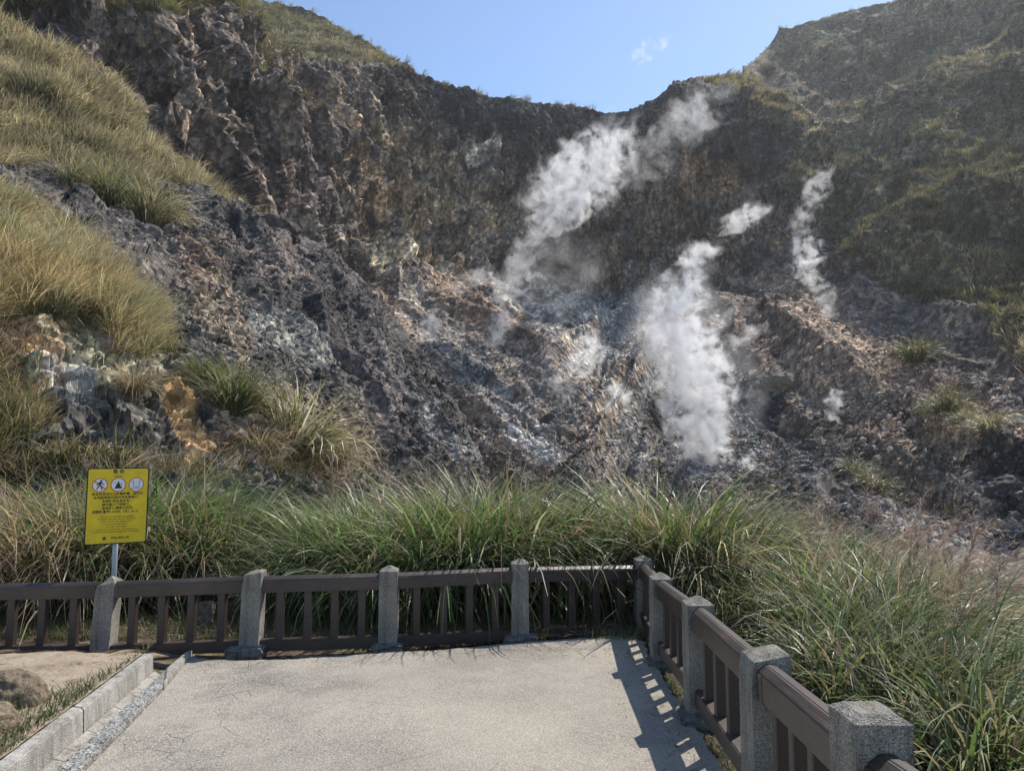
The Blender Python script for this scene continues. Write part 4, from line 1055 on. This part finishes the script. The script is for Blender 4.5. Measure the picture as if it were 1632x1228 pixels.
# ---- loose stones over the scree and talus
ico = bmesh.new(); bmesh.ops.create_icosphere(ico, subdivisions=1, radius=1.); IV = np.array([v.co for v in ico.verts]); IF = np.array([[v.index for v in f.verts] for f in ico.faces]); ico.free()
def stones(name, label, sh, n, weight, smin, smax, colmul=(.7, 1.5), sink=.25):
    P, Nn, px, py, C = sh.sample(n, weight); n = len(P)
    s = smin*(smax/smin)**(rng.random(n)**2.6)
    V = IV[None]*(1+rng.normal(0, .24, (n, len(IV), 1)))*np.stack([np.ones(n), .5+.5*rng.random(n), .35+.5*rng.random(n)], -1)[:, None, :]
    q = rng.normal(size=(n, 4)); q /= np.linalg.norm(q, axis=1, keepdims=True); w_, x_, y_, z_ = q.T
    Rm = np.stack([1-2*(y_*y_+z_*z_), 2*(x_*y_-z_*w_), 2*(x_*z_+y_*w_), 2*(x_*y_+z_*w_), 1-2*(x_*x_+z_*z_), 2*(y_*z_-x_*w_), 2*(x_*z_-y_*w_), 2*(y_*z_+x_*w_), 1-2*(x_*x_+y_*y_)], -1).reshape(n, 3, 3)
    V = np.einsum('nij,nkj->nki', Rm, V)*s[:, None, None]+(P-Nn*(s*sink)[:, None])[:, None, :]
    Fc = (IF[None]+(np.arange(n)*len(IV))[:, None, None]).reshape(-1, 3)
    cc = C*(colmul[0]+(colmul[1]-colmul[0])*rng.random((n, 1)))*(1+rng.normal(0, .022, (n, 3)))
    o = npmesh(name, V.reshape(-1, 3), Fc, M['stone'], np.repeat(np.clip(cc, .01, .6), len(IV), 0), None, False); tag(o, label, 'stones', None, 'stuff')
tw = lambda x, y: polymask(x, y, [(600,440),(760,440),(1000,460),(1150,440),(1300,440),(1430,520),(1632,620),(1800,660),(1800,850),(600,900)], 12)*(.45+.55*sstep(500, 620, y))
stones('talus_stones', 'loose broken stones over the brown and grey talus below the cliff', A, 42000, tw, .07, .5)
bw = lambda x, y: (1-grassB(x, y))*polymask(x, y, [(200,290),(340,300),(600,460),(760,740),(860,900),(340,800),(330,640),(270,480)], 12)
tw2 = lambda x, y: tw(x, y)*sstep(.45, .6, fbm(np.stack([x.ravel()/90., y.ravel()/40., 0*x.ravel()], -1), 3, 99).reshape(x.shape))
stones('talus_stones', 'pale and brown angular blocks in bands across the talus', A, 12000, tw2, .12, .5, (.9, 1.9), .2)
stones('scree_stones', 'loose dark stones on the scree of the left spur', B, 26000, bw, .03, .24)

# ---- larger boulders one can point at
for sh, px_, py_, rpx, mt, lb, seed in (
  (A, 1612, 796, 32, 'darkrock', 'large dark slab at the right picture edge above the dry grass', 1),
  (A, 1448, 572, 24, 'darkrock', 'dark flat rock on the ledge high on the right talus', 2),
  (A, 1240, 600, 26, 'palerock', 'flat brown slab right of the tall steam column', 3),
  (A, 1290, 672, 22, 'darkrock', 'dark boulder in the middle of the right talus', 4),
  (A, 1340, 690, 18, 'darkrock', 'smaller dark boulder right of another in the middle talus', 5),
  (A, 1400, 700, 16, 'palerock', 'brown stone above the low tussocks on the right talus', 6),
  (A, 905, 705, 18, 'palerock', 'reddish stone on the talus left of the tall steam column', 7),
  (A, 1050, 708, 17, 'palerock', 'ochre boulder at the left foot of the tall steam column', 8),
  (A, 880, 668, 17, 'darkrock', 'dark boulder left of the small sulphur vent', 9),
  (A, 800, 690, 15, 'darkrock', 'dark boulder beside the pale streak on the talus', 12),
  (B, 440, 380, 30, 'darkrock', 'blocky dark ledge rock at the top edge of the left scree', 10),
  (B, 165, 552, 34, 'palerock', 'big yellowish rock outcrop under the grassy mound', 11),
  (B, 560, 610, 20, 'darkrock', 'dark block half buried in the left scree', 13)):
    p, nn = sh.pick(px_, py_); r = rpx/F*p.y
    o = bmobj('boulder', rock_bm((r*1.15, r*.8, r*.62), seed, 4, .2, .5), M[mt]); o.location = p-nn*r*.15; o.rotation_euler = (rng.normal()*.2, rng.normal()*.2+.15, rng.random()*6)
    tag(o, lb, 'boulder', 'boulders on the slopes')
# ------------------------------------------------------------------ steam
def steam_mat(name, h, cx, rr, dn, dens, cover, scale, edge, seed, aniso=.35):
    """density built from the plume's own spine: how far a point is from it, broken up by noise"""
    m, nt, out = mat(name); co = objco(nt)
    xyz = N(nt, 'ShaderNodeSeparateXYZ', i={0: co})
    t = N(nt, 'ShaderNodeMapRange', i={'Value': xyz.outputs[2], 'From Min': 0, 'From Max': h}).outputs[0]
    def curve(vals):
        lo, hi = min(vals), max(vals); hi = hi if hi-lo > 1e-6 else lo+1e-3
        c = nt.nodes.new('ShaderNodeFloatCurve'); cm = c.mapping; cv = cm.curves[0]; n = len(vals)
        cv.points[0].location = (0, (vals[0]-lo)/(hi-lo)); cv.points[-1].location = (1, (vals[-1]-lo)/(hi-lo))
        for k in range(1, n-1): cv.points.new(k/(n-1), (vals[k]-lo)/(hi-lo))
        cm.update(); nt.links.new(t, c.inputs['Value'])
        return N(nt, 'ShaderNodeMath', operation='MULTIPLY_ADD', i={0: c.outputs[0], 1: hi-lo, 2: lo}).outputs[0]
    X = curve(cx); Rr = curve(rr); D = curve(dn)
    big = tex_noise(nt, co, 1/(scale*2.2), 2, .5)
    wob = N(nt, 'ShaderNodeVectorMath', operation='SUBTRACT', i={0: big.outputs['Color'], 1: (.5, .5, .5)})
    wob = N(nt, 'ShaderNodeVectorMath', operation='SCALE', i={0: wob.outputs[0], 'Scale': scale*2.2})
    q = N(nt, 'ShaderNodeVectorMath', operation='ADD', i={0: co, 1: wob.outputs[0]})
    qx = N(nt, 'ShaderNodeSeparateXYZ', i={0: q.outputs[0]})
    dx = N(nt, 'ShaderNodeMath', operation='SUBTRACT', i={0: qx.outputs[0], 1: X}).outputs[0]
    d2 = N(nt, 'ShaderNodeMath', operation='ADD', i={0: N(nt, 'ShaderNodeMath', operation='POWER', i={0: dx, 1: 2.}).outputs[0], 1: N(nt, 'ShaderNodeMath', operation='POWER', i={0: qx.outputs[1], 1: 2.}).outputs[0]}).outputs[0]
    d = N(nt, 'ShaderNodeMath', operation='DIVIDE', i={0: N(nt, 'ShaderNodeMath', operation='SQRT', i={0: d2}).outputs[0], 1: Rr}).outputs[0]
    sh = N(nt, 'ShaderNodeVectorMath', operation='ADD', i={0: q.outputs[0], 1: (seed*13.1, seed*7.7, 0)})
    n1 = tex_noise(nt, sh.outputs[0], 1/scale, 9, .62)
    # value: 1 on the spine, 0 at the hull, eaten away by noise
    a = N(nt, 'ShaderNodeMath', operation='MULTIPLY_ADD', i={0: d, 1: -.95, 2: .9}).outputs[0]
    b = N(nt, 'ShaderNodeMath', operation='MULTIPLY_ADD', i={0: n1.outputs[0], 1: 8.6, 2: -4.3-1.6*(.62-cover)}).outputs[0]
    v = N(nt, 'ShaderNodeMath', operation='ADD', i={0: a, 1: b}).outputs[0]
    v = N(nt, 'ShaderNodeMapRange', interpolation_type='SMOOTHSTEP', i={'Value': v, 'From Min': .18, 'From Max': .18+edge}).outputs[0]
    lim = N(nt, 'ShaderNodeMapRange', i={'Value': d, 'From Min': .98, 'From Max': .7}).outputs[0]
    v = N(nt, 'ShaderNodeMath', operation='MULTIPLY', i={0: v, 1: lim}).outputs[0]
    v = N(nt, 'ShaderNodeMath', operation='MULTIPLY', i={0: v, 1: D}).outputs[0]
    v = N(nt, 'ShaderNodeMath', operation='MULTIPLY', i={0: v, 1: dens}).outputs[0]
    pv = N(nt, 'ShaderNodeVolumePrincipled', i={'Color': (.97, .975, .985, 1), 'Density': v, 'Anisotropy': aniso})
    nt.links.new(pv.outputs[0], out.inputs['Volume'])
    m.cycles.volume_step_rate = STEP
    return m
STEP = .35
def steam(label, Y, spine, dens, cover=.55, scale=None, edge=.45, dn=None, depth=1.0):
    """spine: (px, py, radius px) from the vent upwards; a soft column of its own depth and size"""
    sp = sorted(spine, key=lambda s: -s[1]); k = 1/F*Y
    base = Vector(at(sp[0][0], sp[0][1], Y)); pts = [Vector(at(a, b, Y)) for a, b, _ in sp]
    h = pts[-1].z-base.z; zs = np.array([p.z-base.z for p in pts]); xs_ = np.array([p.x-base.x for p in pts]); rs = np.array([s[2]*k*1.3 for s in sp])
    T = np.linspace(0, h, 9); cx = np.interp(T, zs, xs_); rr = np.interp(T, zs, rs)
    dd = np.interp(T, zs, dn if dn else [1.]*len(zs)); dd[-1] *= .12; dd[-2] *= .6
    n = steam.n = getattr(steam, 'n', 0)+1
    sc = scale*k if scale else float(np.mean(rs))*.75
    m = steam_mat('steam_%d' % n, h, cx.tolist(), rr.tolist(), dd.tolist(), dens/float(np.mean(rs)), cover, sc, edge, n)
    bm = bmesh.new(); rings = []; S = 16
    for t in np.linspace(0, 1, 17):
        z = t*h; c = np.interp(z, T, cx); r = np.interp(z, T, rr)*1.3
        if t in (0., 1.): r *= .75
        rings.append([bm.verts.new((c+r*math.cos(a), depth*r*math.sin(a), z)) for a in np.linspace(0, 2*math.pi, S, endpoint=False)])
    for a, b in zip(rings, rings[1:]):
        for q in range(S): bm.faces.new((a[q], a[(q+1) % S], b[(q+1) % S], b[q]))
    bm.faces.new(rings[0][::-1]); bm.faces.new(rings[-1])
    o = bmobj('steam_plume', bm, m, None, True); o.location = base; tag(o, label, 'steam', 'steam plumes')
steam('tall dense white steam column rising from the vent just behind the grass belt', 57, [(1138,815,26),(1126,740,38),(1108,660,50),(1105,600,60),(1085,555,60),(1075,500,48),(1085,455,40),(1110,420,28)], 3.2, .57, 20, 1.1, [2.2,1.5,1,1,.8,1,1.2,.8])
steam('thin veil of steam spreading beside the tall white column', 60, [(1140,690,60),(1120,620,90),(1090,540,95),(1090,470,70),(1110,420,50)], .35, .58, 60, 1.)
steam('small white puff drifting off the top of the tall steam column', 60, [(1095,425,24),(1112,405,34),(1122,384,26)], 1.1, .56, 20, .8)
steam('wide white steam cloud in front of the dark back cliff', 100, [(862,388,22),(882,350,50),(908,310,68),(938,265,74),(962,225,56),(985,185,30)], 2.0, .55, 22, 1.1, [.7,1.2,1.2,1,.8,.5])
steam('grey-white steam drifting from the ground up to the wide cloud', 100, [(795,482,22),(815,445,34),(832,405,30),(848,368,24)], .7, .56, 26, .8)
steam('dim smoky haze hanging below the wide steam cloud', 101, [(850,490,50),(880,430,80),(905,375,60)], .28, .62, 70, 1.)
steam('thin ragged steam drifting against the rocky knob on the skyline', 108, [(1010,300,30),(1040,250,44),(1075,215,50),(1110,175,48),(1130,138,34)], .6, .52, 30, .9, [.5,.6,.7,1,.8])
steam('small white puff hanging before the right cliff', 92, [(1165,372,22),(1182,350,34),(1207,324,24)], 1.3, .54, 16, 1.0)
steam('wisp of steam at the foot of the right hillside', 86, [(1300,455,12),(1282,430,24),(1284,395,24),(1275,365,16)], 1.1, .53, 15, 1.0)
steam('thin upper wisp above the one at the right hillside foot', 92, [(1270,366,18),(1290,325,22),(1306,288,26),(1318,260,14)], .5, .50, 15, 1.0)
steam('small wisp rising from the brown talus under the pale cliff foot', 84, [(780,562,12),(788,538,22),(800,508,20),(808,478,12)], 1.2, .56, 14, 1.)
steam('low wisp over the pale ground in the talus centre', 80, [(922,602,16),(930,577,26),(940,547,22),(946,522,12)], 1.2, .56, 14, 1.)
steam('white wisp over the small sulphur vent left of the tall column', 70, [(975,675,14),(980,652,24),(985,625,20),(990,602,10)], 1.3, .57, 13, 1.)
steam('faint wisp at the left end of the talus', 84, [(680,542,14),(688,515,18),(700,488,12)], .9, .56, 13, 1.)
steam('faint cloudlet right of the tall steam column', 70, [(1165,552,20),(1188,535,32),(1208,516,20)], .45, .54, 20, .9)
steam('small bright steam jet beside the foot of the tall column', 54, [(1184,785,10),(1186,755,15),(1192,722,10)], 1.0, .58, 12, .8)
steam('faint wisp over the dark rocks in the right talus', 62, [(1326,670,12),(1330,640,16),(1336,610,10)], .7, .56, 14, .8)
steam('faint wisp trailing down the upper right talus', 82, [(1322,505,14),(1310,470,20),(1300,446,14)], .45, .54, 16, .8)
steam('faint low steam at the foot of the pale streak on the left talus', 74, [(905,640,14),(890,612,22),(880,585,14)], .4, .54, 18, .9)
steam('faint steam creeping along the foot of the pale cliff base', 98, [(720,470,16),(750,448,30),(775,425,18)], .4, .54, 20, .9)
steam('low vapour over the dark ground right of the tall column foot', 50, [(1295,800,20),(1300,772,30),(1306,745,16)], .35, .54, 20, .9)
steam('faint ring of vapour high in the blue sky above the crater rim', 112, [(1015,100,14),(1032,78,24),(1055,60,16)], .34, .5, 18, .9)

# ------------------------------------------------------------------ the air of the crater
if HAZE > 0:
    lo = np.minimum(A.flat().min(0), B.flat().min(0)); hi = np.maximum(A.flat().max(0), C.flat().max(0))
    lo = np.minimum(lo, [-91, -13, -9]); hi = np.maximum(hi, [91, 76, 4])
    m, nt, out = mat('haze_air'); pv = N(nt, 'ShaderNodeVolumePrincipled', i={'Color': (.90, .94, 1., 1), 'Density': HAZE, 'Anisotropy': .45})
    nt.links.new(pv.outputs[0], out.inputs['Volume'])
    bm = bmesh.new(); box_bm(bm, (lo+hi)/2, hi-lo+4); tag(bmobj('haze', bm, m), 'thin sunlit haze filling the crater', 'haze', None, 'stuff')
# ------------------------------------------------------------------ light, sky, camera
SUN_EL, SUN_AZ = R(48), R(41)           # azimuth from the viewing direction towards the right
ld = bpy.data.lights.new('sun', 'SUN'); ld.energy = SUN_E; ld.angle = R(.53); ld.color = (1., .94, .86)
so = bpy.data.objects.new('sun', ld); COL.objects.link(so)
sd = Vector((math.sin(SUN_AZ)*math.cos(SUN_EL), math.cos(SUN_AZ)*math.cos(SUN_EL), math.sin(SUN_EL)))
so.rotation_euler = sd.to_track_quat('Z', 'Y').to_euler(); so.location = sd*60
w = bpy.data.worlds.new('World'); scene.world = w; w.use_nodes = True; nt = w.node_tree; nt.nodes.clear()
sk = nt.nodes.new('ShaderNodeTexSky'); sk.sky_type = 'NISHITA'; sk.sun_disc = False
sk.sun_elevation = SUN_EL; sk.sun_rotation = SUN_AZ; sk.air_density = 1.0; sk.dust_density = .3; sk.ozone_density = 2.2; sk.altitude = 800
bg = nt.nodes.new('ShaderNodeBackground'); bg.inputs[1].default_value = SKY_E
ow = nt.nodes.new('ShaderNodeOutputWorld'); nt.links.new(sk.outputs[0], bg.inputs[0]); nt.links.new(bg.outputs[0], ow.inputs[0])
cd = bpy.data.cameras.new('camera'); cd.sensor_width = 36; cd.lens = F/1632*36; cd.clip_end = 3000; cd.clip_start = .05
co = bpy.data.objects.new('camera', cd); COL.objects.link(co); co.location = (0, 0, CAMH); co.rotation_euler = (R(90)+PITCH, 0, 0)
scene.camera = co
scene.view_settings.view_transform = 'Standard'; scene.view_settings.look = 'None'; scene.view_settings.exposure = EXPO; scene.view_settings.gamma = 1
scene.cycles.use_denoising = True
scene.cycles.max_bounces = 8; scene.cycles.diffuse_bounces = 3; scene.cycles.glossy_bounces = 2; scene.cycles.transmission_bounces = 3
scene.cycles.transparent_max_bounces = 8; scene.cycles.volume_bounces = 3
